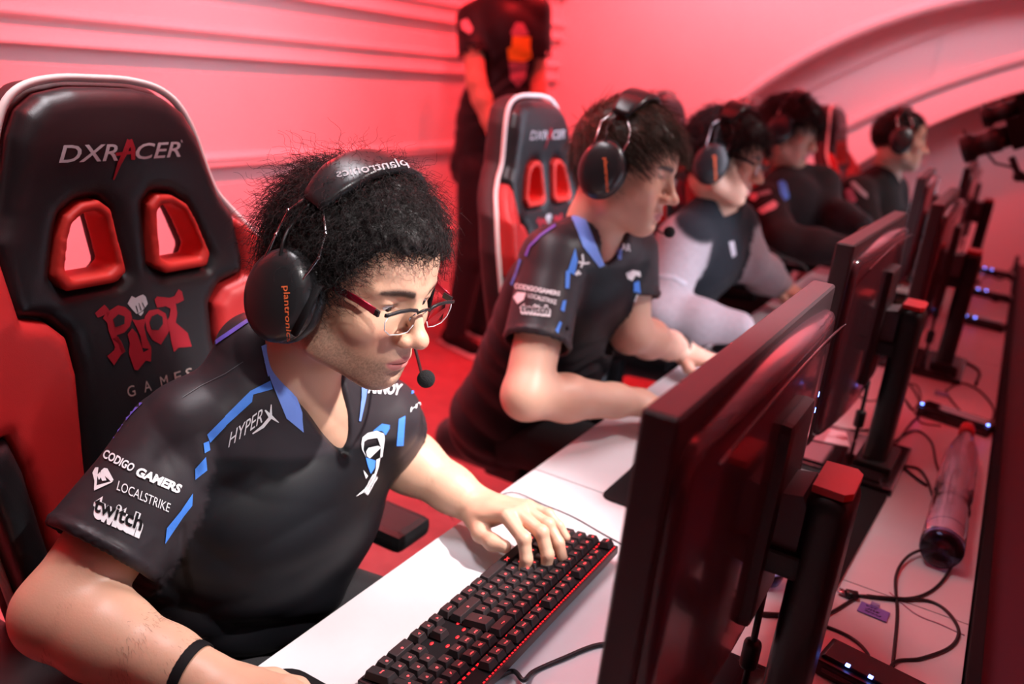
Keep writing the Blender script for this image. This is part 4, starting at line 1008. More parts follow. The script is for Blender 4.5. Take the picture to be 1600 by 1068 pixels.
def stripe(name, pts, w, bv, m, root, off=.0012, step=6):
    return poly_decal(name, stroke_poly([tuple(p) for p in catmull([(*p, 0) for p in pts], 4)] and [(p[0], p[1]) for p in catmull([(a, b, 0) for a, b in pts], 4)], w), bv, m, root, off, step)
def word(name, s, quad, bv, m, root, off=.0016, shear=0, bold=.02, spacing=1, step=.04):
    """quad: picks for the word's lower-left, lower-right, upper-right, upper-left"""
    bm = fit_box(text_mesh(s, 1, shear, bold, spacing), 0, 0, 1, 1)
    return drape(name, bm, quadmap(*quad), bv, off, m, root, step)

def glasses(label, R, t, m_frame, m_temple, big=1.0, drop=0):
    T = Matrix.Translation(Vector(t)) @ Matrix(R.tolist()).to_4x4() @ Matrix.Scale(big, 4)
    gl = empty('eyeglasses', label, 'glasses', tuple(R @ V(.1, 0, .01)*big+t))
    z = .0135-drop; fr = lambda s, u, v: (.1035-.30*abs(s*u)*abs(s*u)*4.2, s*u, z+v)   # wraps slightly
    b = B()
    for s in (-1, 1): b.strip([fr(s, u, v) for u, v in ((.011, -.003), (.014, .0005), (.026, .0025), (.042, .0022), (.057, -.0005), (.063, -.001))], [(0, 0, 1)]*6, .0030, .0044)
    b.strip([fr(1, .012, -.003), (.1055, .005, z+.0005), (.1055, -.005, z+.0005), fr(-1, .012, -.003)], [(0, 0, 1)]*4, .0026, .0032)
    b.build('frame_bar', m_frame, gl, T)
    for s in (-1, 1):
        outl = [(.0125, -.003), (.026, .001), (.042, .001), (.058, -.002), (.0605, -.010), (.0575, -.020), (.048, -.0265), (.032, -.028), (.019, -.0265), (.0125, -.018)]
        n = len(outl); b = B(); A = [b.bm.verts.new(Vector(fr(s, u, v))+Vector((-.0006, 0, 0))) for u, v in outl]; C_ = [b.bm.verts.new(Vector(fr(s, u, v))+Vector((.0006, 0, 0))) for u, v in outl]
        b.bm.faces.new(A); b.bm.faces.new(C_[::-1])
        for j in range(n): b.bm.faces.new((A[j], A[(j+1) % n], C_[(j+1) % n], C_[j]))
        lo_ = B().tube([Vector(fr(s, u, v)) for u, v in outl[3:]], .0007, 6); ln = b.build('lens', M['lens'], gl, T); lo_.build('lens_edge', M['white'], ln, T)  # white tube stands in for the highlight along the lens's lower edge
        B().box((.080, s*.0665-.0018, z-.0055), (.0925, s*.0665+.0018, z+.0015), .0006).build('hinge', M['black'], gl, T)
        B().strip([(.0870, s*.0675, z-.001), (.06, s*.072, z+.0015), (.03, s*.0785, z+.002), (-.015, s*.081, z+.000)], [(0, 0, 1)]*4, .0018, .0085).build('temple', m_temple, gl, T)
        B().tube([(.1000, s*.010, z-.006), (.0945, s*.0095, z-.014)], .0009, 6).sphere((.0945, s*.0098, z-.016), (.001,.0016,.003), u=8, v=6).build('nose_pad', M['metal'], gl, T)
    settle(gl); return gl
# ================= the nearest player
def N_(v): v = np.array(v, float); return v/np.linalg.norm(v)
p1 = empty('person', 'player with curly black hair and glasses, dark jersey, typing in the foreground', 'person', (-.40, -.08, 0), group=None)
R1 = rotd(-3, 14, -3); t1 = V(-.036, -.049, 1.161)
sh1 = [at(292, 672, d=1.15), at(592, 648, d=1.28)]; neck1 = at(452, 600, d=1.17); hip1 = V(-.30, -.09, .60)
el1 = [at(92, 958, d=1.13), at(592, 690, d=1.36)]; wr1 = [at(318, 1062, d=1.05), at(745, 790, Z=.787)]
# jersey
def jersey1(g, sl, fw, ax, up):
    g.cone(neck1+V(-.035, -.035, .0), neck1+V(-.03, -.03, .045), .062, .052, .035)
gp, gq, dif, Rm1, s01 = garment(.0042, sh1, None, hip1, el1, (.70, .62), chest=(.115, .165, .15), belly=(.15, .165, .16), neckc=neck1, sleeve=(.066, .071), folds=.020, seed=3,
                              vneck=(at(512, 588, d=1.10), (538, 704)), vr=.043, extra=jersey1, bellyc=V(-.205, -.085, .76))
in_ = ray(538, 704); in_ /= np.linalg.norm(in_); chest1 = garment.vp+in_*.050
hp, hq, hc = build_head(.0018, R1, t1, [(t1+R1 @ V(-.028, 0, -.06), .054), (neck1+V(.005, 0, .035), .051), (chest1+V(-.025, -.018, .045), .042), (chest1+V(-.008, -.008, .006), .034)], stubble=.6)
ga = grid_for([sh1[0]*.4+el1[0]*.6, el1[0], wr1[0], wr1[0]+V(.2, .02, -.03)], .065, .0032)
arm_sdf(ga, el1[0], wr1[0], .046, .030, sh1[0]*.6+el1[0]*.4, .050)
fR = N_(V(.125, -.295, .78)-wr1[0])
hand_sdf(ga, wr1[0], fR, V(0, 0, 1), 1, [(18, 22, 12)]*4)
gl = grid_for([el1[1], wr1[1], wr1[1]+V(.19, .03, .03), wr1[1]+V(.1, -.05, -.02), sh1[1]], .055, .0020)
arm_sdf(gl, el1[1], wr1[1], .044, .0275, sh1[1]*.5+el1[1]*.5, .046)
fL = N_(at(838, 806, Z=.822)-wr1[1])
tips = hand_sdf(gl, wr1[1]+V(0, 0, .002), fL, N_(V(-.18, .12, 1)), -1, [(38, 42, 28), (26, 46, 30), (22, 34, 20), (16, 26, 16)], thumb=[(.020, .026, -.014), (.048, .043, -.026), (.074, .047, -.034), (.094, .043, -.038)])
# soft torso under the jersey keeps head and arms one body
gt = grid_for([sh1[0], sh1[1], hip1, neck1], .16, .008)
gt.cone((sh1[0]+sh1[1])/2-V(0, 0, .06), hip1, .06, .08, 0)
for i in (0, 1): gt.cone(neck1-V(0, 0, .05), sh1[i]-V(0, 0, .02), .032, .035, .03); gt.cone(sh1[i]-V(0, 0, .02), sh1[i]*.5+el1[i]*.5, .035, .038, .03)
PP = [(hp, hq)]+[g_.mesh() for g_ in (ga, gl, gt)]
P_, Q_ = merge(PP); Cc = np.vstack([hc, np.tile(SKIN, (len(P_)-len(hc), 1))])
body1 = mesh_np('body', P_, Q_, M['skin'], p1, Cc)
# eyes
def eyes(root, R, t, big=1.0):
    for s in (-1, 1):
        c = V(.0672, s*.031, .0090); b = B().sphere(tuple(c), .0122, u=20, v=14); o = b.build('eyeball', M['eye'], root, Matrix.Translation(Vector(t)) @ Matrix(R.tolist()).to_4x4() @ Matrix.Scale(big, 4))
        B().sphere(tuple(c+V(.0082, 0, -.0035)), (.0046, .0056, .0056), u=14, v=8).build('iris', M['iris'], o, Matrix.Translation(Vector(t)) @ Matrix(R.tolist()).to_4x4() @ Matrix.Scale(big, 4))
eyes(p1, R1, t1)
def comb_curly(p, n):
    c = np.array([-.04, 0, .10]); d = p-c; d -= n*(d*n).sum(1)[:, None]; return d/np.linalg.norm(d, axis=1, keepdims=True)*.7+RNG.normal(size=p.shape)*.45
spec1 = dict(mat=M['hairblack'], thick=.016, front=.074, low=-.065, lump=.0045, lf=230, comb=comb_curly, out=.62, root=.4, curl=.0042, freq=2.3, n=15, rad=.00042, grav=.18, stiff=.88,
             len=lambda r: .046-.020*sst(r[:, 0], .025, .06)+.014*sst(-r[:, 0], .04, .09))
add_hair(p1, R1, t1, 8500, spec1, .0032)
# jersey
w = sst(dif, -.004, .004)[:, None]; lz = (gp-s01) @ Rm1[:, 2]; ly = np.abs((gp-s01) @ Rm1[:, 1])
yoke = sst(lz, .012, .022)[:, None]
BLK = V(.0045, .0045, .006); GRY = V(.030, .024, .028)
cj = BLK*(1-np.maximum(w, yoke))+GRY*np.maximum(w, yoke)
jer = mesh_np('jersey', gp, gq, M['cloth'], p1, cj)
bj = bvh_of(gp, gq)
c3 = lambda x, y: (x/2.103, 560+y/2.103)
C3 = lambda L: [c3(*q) for q in L]
k4 = lambda L: [(540+x/4.856, 570+y/4.856) for x, y in L]
k2 = lambda L: [(110+x/5.935, 680+y/5.935) for x, y in L]
pd = lambda n, P, m, off=.0013, step=7: poly_decal(n, P, bj, m, p1, off, step)
pd('shoulder_stripe', [C3([(888,72),(896,100),(832,118),(825,105)]), C3([(825,104),(832,118),(828,142),(740,222),(738,190)]), C3([(738,192),(742,222),(690,276),(680,250)]), C3([(668,278),(686,270),(690,300),(672,310)])], M['blue'])
pd('sleeve_stripe', [C3([(676,322),(680,366),(640,398),(640,362)])], M['blue']); pd('sleeve_stripe', [C3([(632,442),(630,482),(598,522),(540,608),(546,556),(592,500)])], M['blue'])
pd('back_piping', stroke_poly([(398,494),(330,540),(285,566),(254,594),(231,607)], 6), M['violet'])
pd('back_piping', stroke_poly([(222,626),(203,645),(188,664),(168,694)], 8), M['violet'])
pd('collar', [C3([(858,-40),(905,-60),(920,10),(880,60)]), C3([(868,10),(915,-10),(990,178),(940,195),(893,82)]), C3([(940,195),(990,178),(996,242),(972,222)])], M['collarblue'], .002)
pd('collar', stroke_poly([c3(1196,78), c3(1192,130), c3(1180,205)], [10, 7, 3]), M['collarblue'], .002)
pd('shoulder_stripe', [k4([(460,45),(525,70),(520,130),(455,90)])], M['blue']); pd('sleeve_stripe', [k4([(495,120),(520,130),(515,215),(495,222)])], M['blue']); pd('sleeve_stripe', [k4([(400,410),(450,385),(435,610),(383,612)])], M['blue'])
word('sleeve_lettering', 'CODIGO', C3([(338,326),(432,374),(448,350),(350,298)]), bj, M['white'], p1, bold=.03)
word('sleeve_lettering', 'GAMERS', C3([(442,384),(585,444),(600,416),(458,356)]), bj, M['white'], p1, bold=.05)
word('sleeve_lettering', 'LOCALSTRIKE', C3([(384,432),(552,504),(560,476),(392,402)]), bj, M['white'], p1, bold=0)
pd('sleeve_emblem', [k2(L) for L in ([(238,300),(268,300),(255,400),(230,425),(212,350)], [(230,425),(255,400),(250,460),(225,505)], [(225,515),(235,470),(380,430),(405,420),(385,440)], [(290,330),(320,305),(350,310),(405,415),(380,430),(330,340),(310,355),(325,380),(340,420),(300,425),(285,385)], [(255,370),(285,340),(290,390),(270,420)])], M['white'])
# bubble lettering with its thick pale shadow
word('bubble_lettering', 'twitch', C3([(300,520),(455,592),(482,518),(318,440)]), bj, M['white'], p1, off=.0012, bold=.085, spacing=.93)
word('bubble_lettering', 'twitch', C3([(306,500),(460,566),(474,516),(322,450)]), bj, M['blackm'], p1, off=.0022, bold=.02, spacing=1.0)
word('chest_lettering', 'HYPER', C3([(748,292),(862,206),(862,162),(750,248)]), bj, M['white'], p1, shear=.3, bold=0)
pd('chest_emblem', stroke_poly(C3([(828,246),(862,222),(888,190),(890,150)]), [2, 5, 5, 1])+stroke_poly(C3([(870,168),(885,186),(914,208)]), [2, 6, 1]), M['white'], .0022)
word('chest_lettering', 'ARNOY', k4([(160,215),(405,232),(432,150),(165,132)]), bj, M['white'], p1, bold=.04)
word('chest_lettering', 'HY', k4([(485,360),(592,285),(592,258),(490,325)]), bj, M['white'], p1, bold=.02)
pd('crest', [k4([(200,500),(270,445),(330,455),(330,480),(300,530),(275,500)])], M['blue'], .0014); pd('crest', [k4([(148,700),(222,722),(215,780),(185,825),(165,770)])], M['blue'], .0014)
pd('crest', [k4(L) for L in ([(112,590),(120,545),(160,512),(230,497),(285,520),(290,560),(235,548),(160,560)], [(235,548),(290,560),(285,600),(272,690),(255,700),(262,620)], [(112,590),(135,570),(125,640),(150,700),(118,640)], [(148,655),(165,625),(240,608),(262,622),(215,640),(180,662),(175,705),(155,690)], [(225,715),(255,700),(245,760),(215,850),(205,840),(222,780)])], M['white'], .0022)
word('crest_lettering', 'SURUS', k4([(125,960),(160,990),(240,850),(205,820)]), bj, M['white'], p1, bold=.04)
pd('crest_lettering', [k4(L) for L in ([(70,995),(130,940),(125,965)], [(125,795),(160,840),(145,862)])], M['white'], .0022)
pd('seam', stroke_poly(C3([(600,128),(660,90),(740,50),(800,10)]), .8), M['grey'], .0009)

def trousers(root, hip, kn, an, r=.085, h=.009, m=None):
    g = grid_for([hip]+kn+an, .14, h); ax = (kn[1]-kn[0]); ax[2] = 0; ax = N_(ax)
    g.ell(hip, (.13, .17, .11), 0)
    for i, s in enumerate((-1, 1)): g.chain([hip+ax*s*.08, kn[i], an[i]], [r, r*.72, r*.5], .03)
    p, q = g.mesh(); mesh_np('trousers', p, q, m or M['blackcloth'], root)
    for i in (0, 1):
        g = grid_for([an[i], an[i]+V(.2, 0, -.06)], .07, .008); b_ = V(an[i][0], an[i][1], .035)
        g.cone(b_+V(-.03, 0, .01), b_+V(.14, 0, 0), .042, .036, .0); g.cone(b_+V(0, 0, .05), b_, .04, .04, .02)
        g.func(g.lo, [a[-1] for a in g.ax], lambda X, Y, Z: Z-.002+0*X+0*Y, 0, 's'); p, q = g.mesh(); mesh_np('shoe', p, q, M['blackm'], root)
trousers(p1, hip1, [V(.14, -.20, .60), V(.14, .10, .60)], [V(.10, -.20, .09), V(.12, .12, .09)])
# fine dark hair on the forearms
def arm_hair(root, a, b, r0, r1, N):
    u = N_(b-a); e1 = N_(np.cross(u, V(0, 0, 1))); e2 = np.cross(u, e1); t_ = RNG.random(N)*.8+.08; th = RNG.random(N)*2*math.pi
    n = e1*np.cos(th)[:, None]+e2*np.sin(th)[:, None]; p = a+(b-a)*t_[:, None]+n*(r0*1.02+(r1-r0)*np.clip(t_*1.1-.15, 0, 1))[:, None]
    d = n*.35+u*.6+RNG.normal(size=n.shape)*.2+np.cross(u, n)*.5; d /= np.linalg.norm(d, axis=1, keepdims=True)
    P, Q = tube_hair('h', p, d, .011*(.6+.6*RNG.random(N)), None, None, n=5, rad=.00013, gravity=.2, curl=.0006, freq=.6, stiff=.9, comb=np.tile(u, (N, 1)))
    mesh_np('arm_hair', P, Q, M['hairblack'], root)
arm_hair(p1, el1[0], wr1[0], .047, .031, 1500); arm_hair(p1, el1[1], wr1[1], .044, .029, 700)
# wrist strap
u = N_(wr1[0]-el1[0]); c = wr1[0]-u*.018
e1 = N_(np.cross(u, V(0, 0, 1))); e2 = np.cross(u, e1)
B().strip([c+(e1*math.cos(a)+e2*math.sin(a))*.0345 for a in np.linspace(0, 2*math.pi, 33)], [e1*math.cos(a)+e2*math.sin(a) for a in np.linspace(0, 2*math.pi, 33)], .014, .003).build('wrist_strap', M['blackm'], p1)
settle(p1)
hs1, T1 = headset('black headset with orange maker lettering on the nearest player\'s head', R1, t1, thick=.015, mic=[(-.01, .115, -.06), (.03, .115, -.095), (.075, .085, -.108), (.098, .062, -.098)])
glasses('red and black half-rim eyeglasses on the nearest player\'s nose', R1, t1, M['black'], M['redframe'])
# maker's name on the cup and on the band
cups = [c for c in bpy.data.objects if c.parent == hs1 and c.name.startswith('ear_cup')]
me = cups[0].data; bc = BVHTree.FromPolygons([tuple(v.co) for v in me.vertices], [tuple(p.vertices) for p in me.polygons])
o = word('cup_lettering', 'plantronics', [(440,447),(446,532),(456,534),(453,446)], bc, M['orange'], hs1, off=.0008, bold=.01, step=.08); o.location = cups[0].location
bb = [c for c in bpy.data.objects if c.parent == hs1 and c.name.startswith('headband')][0]; me = bb.data; bc = BVHTree.FromPolygons([tuple(v.co) for v in me.vertices], [tuple(p.vertices) for p in me.polygons])
o = word('band_lettering', 'plantronics', [(640,262),(528,282),(524,265),(630,246)], bc, M['greyprint'], hs1, off=.0008, bold=.01, step=.05); o.location = bb.location

# ================= the players down the row and the man by the wall
def comb_fwd(p, n):
    d = np.array([.09, 0, .03])-p+np.array([.25, 0, -.10]); d -= n*(d*n).sum(1)[:, None]; d[:, 2] -= .1*np.linalg.norm(d, axis=1)*0; return d/np.linalg.norm(d, axis=1, keepdims=True)+RNG.normal(size=p.shape)*.16
def comb_down(p, n):
    c = np.array([-.03, 0, .13]); d = p-c; d -= n*(d*n).sum(1)[:, None]; d = d/np.linalg.norm(d, axis=1, keepdims=True); return d+RNG.normal(size=p.shape)*.28
def player(root, head, sh, neck, hip, el, wr, hands, big=1.0, tone=SKIN, hs=.0032, stubble=0, hair=None, nh=2500, gm=None, mcloth='cloth', col=None, pants=True, jaw=1.0, knees=None, fold=.006, vest=None, r_el=.042):
    R, t = head
    hp, hq, hc = build_head(hs, R, t, [(t+R @ V(-.028, 0, -.06)*big, .050*big), (neck+V(0, 0, .03), .050), (neck+V(.01, 0, -.04), .050), (neck+V(.015, 0, -.09), .045)], stubble=stubble, tone=tone, big=big, jaw=jaw, slit=.0016)
    parts = [(hp, hq)]
    for i in (0, 1):
        f, n, curl, sd = hands[i]
        g = grid_for([el[i], wr[i], wr[i]+f*.2, sh[i]*.5+el[i]*.5], .06, .0042 if hs < .004 else .005); arm_sdf(g, el[i], wr[i], r_el, .0275, sh[i]*.5+el[i]*.5, r_el*1.08)
        hand_sdf(g, wr[i], f, n, 1 if i == 0 else -1, curl, splay=(.1, .03, -.04, -.12)); parts.append(g.mesh())
    g = grid_for([sh[0], sh[1], hip, neck], .16, .010); g.cone((sh[0]+sh[1])/2-V(0, 0, .06), hip, .05, .07, 0)
    for i in (0, 1): g.cone(neck-V(0, 0, .05), sh[i]-V(0, 0, .02), .028, .03, .03); g.cone(sh[i]-V(0, 0, .02), sh[i]*.5+el[i]*.5, .03, .034, .03)
    parts.append(g.mesh()); P, Q = merge(parts)
    mesh_np('body', P, Q, M['skin'], root, np.vstack([hc, np.tile(tone, (len(P)-len(hc), 1))]))
    if hair: add_hair(root, R, t, nh, hair, .0045, big)
    gp, gq, dif, Rm, s0 = garment(neckc=neck, sh=sh, mid=None, hip=hip, el=el, wrists=wr, folds=fold, **gm)
    w = sst(dif, -.004, .004)[:, None]; lz = (gp-s0) @ Rm[:, 2]; yk = sst(lz, .012, .022)[:, None] if gm.get('vneck') is not None and not gm.get('long') else 0*w
    if vest: w = w*(1-sst(lz+vest[0]*0, vest[0], vest[0]+.012))[:, None]
    c = V(*col[0])*(1-np.maximum(w, yk))+V(*col[1])*np.maximum(w, yk)
    mesh_np(gm_name(gm), gp, gq, M[mcloth], root, c)
    if pants: trousers(root, hip, knees or [hip+V(.42, -.12, .02), hip+V(.42, .12, .02)], [V(hip[0]+.40, hip[1]-.14, .09), V(hip[0]+.42, hip[1]+.14, .09)], .082, .012)
    return gp, gq, bvh_of(gp, gq)
def gm_name(g): return 'jacket' if g.get('long') else 'jersey'
Z_ = V(0, 0, 1)
typing = [(28, 38, 22), (24, 40, 24), (22, 34, 20), (18, 28, 18)]
# ---- second player
p2 = empty('person', 'player with brown fringe and dark jersey with blue stripes, second from the camera', 'person', (-.30, .80, 0))
R2 = rotd(-8, 9, 3); t2 = V(-.040, .745, 1.247)
sh2 = [at(868, 398, d=1.66), at(985, 385, d=1.88)]; neck2 = at(925, 372, d=1.74); hip2 = V(-.28, .86, .62)
el2 = [at(822, 618, d=1.56), at(985, 520, d=1.86)]; wr2 = [at(1000, 628, Z=.80), at(1065, 545, Z=.80)]
gm2 = dict(h=.0055, cuff=(.66, .6), chest=(.105, .15, .15), belly=(.11, .14, .14), sleeve=(.060, .064), seed=5, vneck=(neck2+V(.02, 0, .03), (948, 408)), vr=.044)
jp2, jq2, b2 = player(p2, (R2, t2), sh2, neck2, hip2, el2, wr2, [(N_((1, .12, -.12)), Z_, typing, 1), (N_((1, -.1, -.12)), Z_, typing, 1)], hair=dict(mat=M['hairbrown'], thick=.017, front=.070, low=-.055, lump=.0018, lf=200, comb=comb_fwd, out=.30, root=.75, n=8, rad=.0008, grav=.25, stiff=.55, curl=.001, freq=1, len=lambda r: .050+0*r[:, 0]), nh=4200, gm=gm2, col=((.006, .006, .008), (.034, .028, .032)), tone=V(.66, .40, .29), big=.985)
c4 = lambda L: [(780+x/4.108, 380+y/4.108) for x, y in L]
pd2 = lambda n, P, m, off=.0018: poly_decal(n, P, b2, m, p2, off, 6)
c5_ = lambda L: [(690+x/2.543, y/2.543) for x, y in L]
pd2('collar', [c5_([(515,862),(562,845),(645,1055),(625,1062),(560,980)])], M['collarblue']); pd2('collar', [c5_([(690,935),(720,925),(712,1030),(700,1030)])], M['collarblue'])
pd2('shoulder_stripe', [c4([(440,170),(485,30),(500,110),(480,205),(455,190)])], M['blue']); pd2('shoulder_stripe', [c4([(425,180),(455,165),(445,290),(420,290)])], M['blue'])
pd2('sleeve_stripe', [c4([(405,370),(428,365),(415,440),(390,430)])], M['blue']); pd2('sleeve_stripe', [c4([(385,500),(400,510),(375,580),(358,560)])], M['blue'])
pd2('back_piping', stroke_poly([(868, 352), (845, 368), (828, 385), (822, 400)], 4), M['violet']); pd2('back_piping', stroke_poly([(814, 405), (808, 425), (800, 445)], 4), M['blue'])
word('sleeve_lettering', 'CODIGOGAMERS', c4([(100,290),(385,340),(390,310),(105,255)]), b2, M['white'], p2, bold=.04)
word('sleeve_lettering', 'LOCALSTRIKE', c4([(185,348),(362,395),(368,365),(188,320)]), b2, M['white'], p2)
pd2('sleeve_emblem', [c4([(95,345),(120,315),(175,320),(160,365),(120,392)])], M['white'])
word('bubble_lettering', 'twitch', c4([(130,455),(325,475),(335,400),(140,380)]), b2, M['white'], p2, off=.0016, bold=.085, spacing=.93)
word('bubble_lettering', 'twitch', c4([(140,440),(315,456),(325,408),(150,392)]), b2, M['blackm'], p2, off=.0028, bold=.02)
pd2('chest_emblem', stroke_poly(c4([(505,120),(540,130),(575,125)]), 3)+stroke_poly(c4([(530,70),(535,120),(520,155)]), 3)+stroke_poly(c4([(488,205),(505,180),(515,200)]), 5), M['white'])
pd2('crest', [c4([(808,190),(850,170),(900,180),(905,215),(870,205),(850,240),(820,225)])], M['white']); pd2('crest', [c4([(860,250),(895,240),(905,320),(860,310)])], M['blue'])
word('crest_lettering', 'SURUS', c4([(862,370),(915,410),(935,360),(880,325)]), b2, M['white'], p2, bold=.06)
word('chest_lettering', 'AR', c4([(780,45),(840,50),(842,5),(782,0)]), b2, M['white'], p2, bold=.04)
for k, dd in enumerate((.012, .028)):
    u = N_(wr2[1]-el2[1]); c = wr2[1]-u*dd; e1 = N_(np.cross(u, Z_)); e2 = np.cross(u, e1)
    B().tube([c+(e1*math.cos(a)+e2*math.sin(a))*(.031+.001*k) for a in np.linspace(0, 2*math.pi, 20, endpoint=False)], .003, 6, closed=True).build('bracelet', M['cable'], p2)
settle(p2)
hs2, _ = headset('black headset on the brown haired second player, boom microphone at his mouth', R2, t2, big=.985, thick=.018, fine=False, cz=-.008, mic=[(-.01, .115, -.05), (.03, .118, -.085), (.085, .095, -.098), (.112, .050, -.088)])
def cup_word(hs, quad):
    c = [c for c in bpy.data.objects if c.parent == hs and c.name.startswith('ear_cup')][0]; bc = bvh_obj(c)
    o = word('cup_lettering', 'plantronics', quad, bc, M['orange'], hs, off=.001, bold=.03, step=.12); o.location = c.location
cup_word(hs2, [(941,247),(945,300),(953,299),(949,246)])
# ---- third player
p3 = empty('person', 'player in black vest with pale grey sleeves and black cuffs, third from the camera', 'person', (-.36, 1.6, 0))
R3 = rotd(-6, 10, 5); t3 = V(-.085, 1.545, 1.228)
sh3 = [at(1072, 372, d=2.42), at(1150, 345, d=2.66)]; neck3 = at(1120, 322, d=2.55); hip3 = V(-.36, 1.62, .62)
el3 = [at(1030, 492, d=2.34), at(1165, 405, d=2.66)]; wr3 = [at(1152, 512, Z=.82), at(1218, 446, Z=.82)]
gm3 = dict(h=.008, cuff=(1, 1), long=True, chest=(.13, .18, .16), belly=(.13, .165, .15), sleeve=(.070, .062), seed=9, vneck=(neck3+V(.02, 0, .045), (1132, 335)), vr=.055)
_, _, b3 = player(p3, (R3, t3), sh3, neck3, hip3, el3, wr3, [(N_((1, .1, -.15)), Z_, typing, 1), (N_((1, -.25, -.15)), Z_, typing, 1)], hs=.0045, hair=dict(mat=M['hairblack'], thick=.020, front=.062, low=-.06, lump=.004, lf=150, comb=comb_down, out=.5, root=.5, n=8, rad=.0011, grav=.3, stiff=.75, curl=.005, freq=1.3, len=lambda r: .052+0*r[:, 0]), nh=3000, gm=gm3, mcloth='fleece', col=((.012, .014, .018), (.33, .29, .30)), tone=V(.58, .34, .24), fold=.010, vest=(.028,))
for i in (0, 1):
    u = N_(wr3[i]-el3[i]); B().tube([wr3[i]-u*.055, wr3[i]-u*.03, wr3[i]+u*.004, wr3[i]+u*.008], [.0495, .046, .038, .03], 18).build('ribbed_cuff', M['blackcloth'], p3)
poly_decal('sleeve_band', stroke_poly([(1002, 440), (1030, 430), (1052, 432), (1072, 444)], 6), b3, M['greyprint'], p3, .002, 8)
q = B(); q.sphere((0, 0, 0), (.004, .010, .010), u=12, v=8); o = q.build('snap_button', M['knob'], p3)
h_ = b3.ray_cast(Vector(CAMC), Vector(ray(1130, 334)).normalized()); 
if h_[0] is not None: o.data.transform(Matrix.Translation(h_[0]))
poly_decal('chest_print', [[(1138, 378), (1146, 376), (1150, 398), (1143, 402)]], b3, M['greyprint'], p3, .002, 6)
settle(p3)
hs3, _ = headset('black headset on the player in grey sleeves', R3, t3, thick=.020, fine=False, cz=-.020)
glasses('dark framed eyeglasses on the player in grey sleeves', R3, t3, M['black'], M['black'])
cup_word(hs3, [(1113,243),(1115,282),(1122,281),(1120,242)])
# ---- fourth player
p4 = empty('person', 'shaggy haired player in dark sweatshirt with blue chest print, fourth from the camera', 'person', (-.42, 2.5, 0))
R4 = rotd(-14, 12, 0); t4 = at(1232, 208, d=3.42)
sh4 = [at(1195, 318, d=3.22), at(1285, 285, d=3.5)]; neck4 = at(1232, 272, d=3.46); hip4 = V(-.42, 2.45, .62)
el4 = [at(1225, 378, d=3.05), at(1290, 330, d=3.42)]; wr4 = [at(1330, 392, d=3.05), at(1345, 352, d=3.3)]
gm4 = dict(h=.010, cuff=(1, 1), long=True, chest=(.12, .17, .16), belly=(.13, .16, .15), sleeve=(.072, .060), seed=12)
_, _, b4 = player(p4, (R4, t4), sh4, neck4, hip4, el4, wr4, [(N_((1, .1, -.2)), Z_, typing, 1), (N_((1, -.1, -.2)), Z_, typing, 1)], hs=.006, hair=dict(mat=M['hairblack'], thick=.024, front=.050, low=-.06, lump=.005, lf=120, comb=comb_down, out=.5, root=.5, n=7, rad=.0015, grav=.4, stiff=.7, curl=.004, freq=1, len=lambda r: .060+0*r[:, 0]), nh=2000, gm=gm4, mcloth='fleece', col=((.022, .018, .020), (.026, .020, .021)), tone=V(.56, .34, .25), fold=.007)
c6 = lambda L: [(1160+x/4.106, 160+y/4.106) for x, y in L]
poly_decal('chest_print', [c6([(225,515),(255,500),(280,520),(298,610),(268,635),(240,590)])], b4, M['blue'], p4, .003, 6)
for P_, m_ in ((c6([(50,590),(90,580),(105,610),(80,635),(48,620)]), 'pink'), (c6([(100,690),(200,630),(228,655),(215,680),(130,720)]), 'pink'), (c6([(100,580),(170,560),(188,585),(110,605)]), 'greyprint'), (c6([(90,490),(130,465),(150,490),(100,510)]), 'greyprint')):
    poly_decal('sleeve_patch', [P_], b4, M[m_], p4, .003, 6)
settle(p4)
headset('black headset on the fourth player with shaggy hair', R4, t4, thick=.024, fine=False, cz=-.010)
o = B().tube(catmull([at(1172, 335, d=3.1), at(1185, 372, d=2.95), at(1215, 398, d=2.9), at(1250, 412, d=2.95), at(1262, 425, d=2.95)], 8), .006, 8).build('cable', M['cable']); tag(o, 'grey headset cable hanging in front of the fourth player', 'cable')
# ---- fifth player
p5 = empty('person', 'player in black jacket with short dark hair, farthest in the row, seen in profile', 'person', (-.10, 3.35, 0))
R5 = rotd(-16, 2, 16); t5 = at(1406, 222, d=4.0)
sh5 = [at(1338, 300, d=3.85), at(1392, 295, d=4.15)]; neck5 = at(1384, 272, d=4.03); hip5 = at(1310, 400, d=4.0)
el5 = [at(1360, 372, d=3.7), at(1400, 345, d=4.1)]; wr5 = [at(1412, 382, d=3.75), at(1432, 362, d=4.0)]
gm5 = dict(h=.011, cuff=(1, 1), long=True, chest=(.13, .17, .17), belly=(.12, .15, .15), sleeve=(.078, .060), seed=15)
_, _, b5 = player(p5, (R5, t5), sh5, neck5, hip5, el5, wr5, [(N_((1, .1, -.2)), Z_, typing, 1), (N_((1, -.1, -.2)), Z_, typing, 1)], hs=.007, hair=dict(mat=M['hairblack'], thick=.009, front=.078, low=-.035, lump=.002, lf=150, comb=comb_down, out=.6, root=.5, n=5, rad=.0016, grav=.1, stiff=.8, len=lambda r: .022+0*r[:, 0]), nh=1500, gm=gm5, mcloth='fleece', col=((.018, .015, .015), (.018, .015, .015)), tone=V(.58, .38, .28), knees=[hip5+V(.36, -.1, .05), hip5+V(.36, .12, .05)])
poly_decal('sleeve_patch', [c6([(690,520),(715,505),(800,590),(800,620),(760,590)])], b5, M['greyprint'], p5, .003, 6)
poly_decal('sleeve_patch', [c6([(660,560),(700,550),(735,630),(710,650),(670,620)])], b5, M['mauve'], p5, .003, 6)
settle(p5)
headset('black headset on the farthest player', R5, t5, thick=.012, fine=False, cz=-.015)
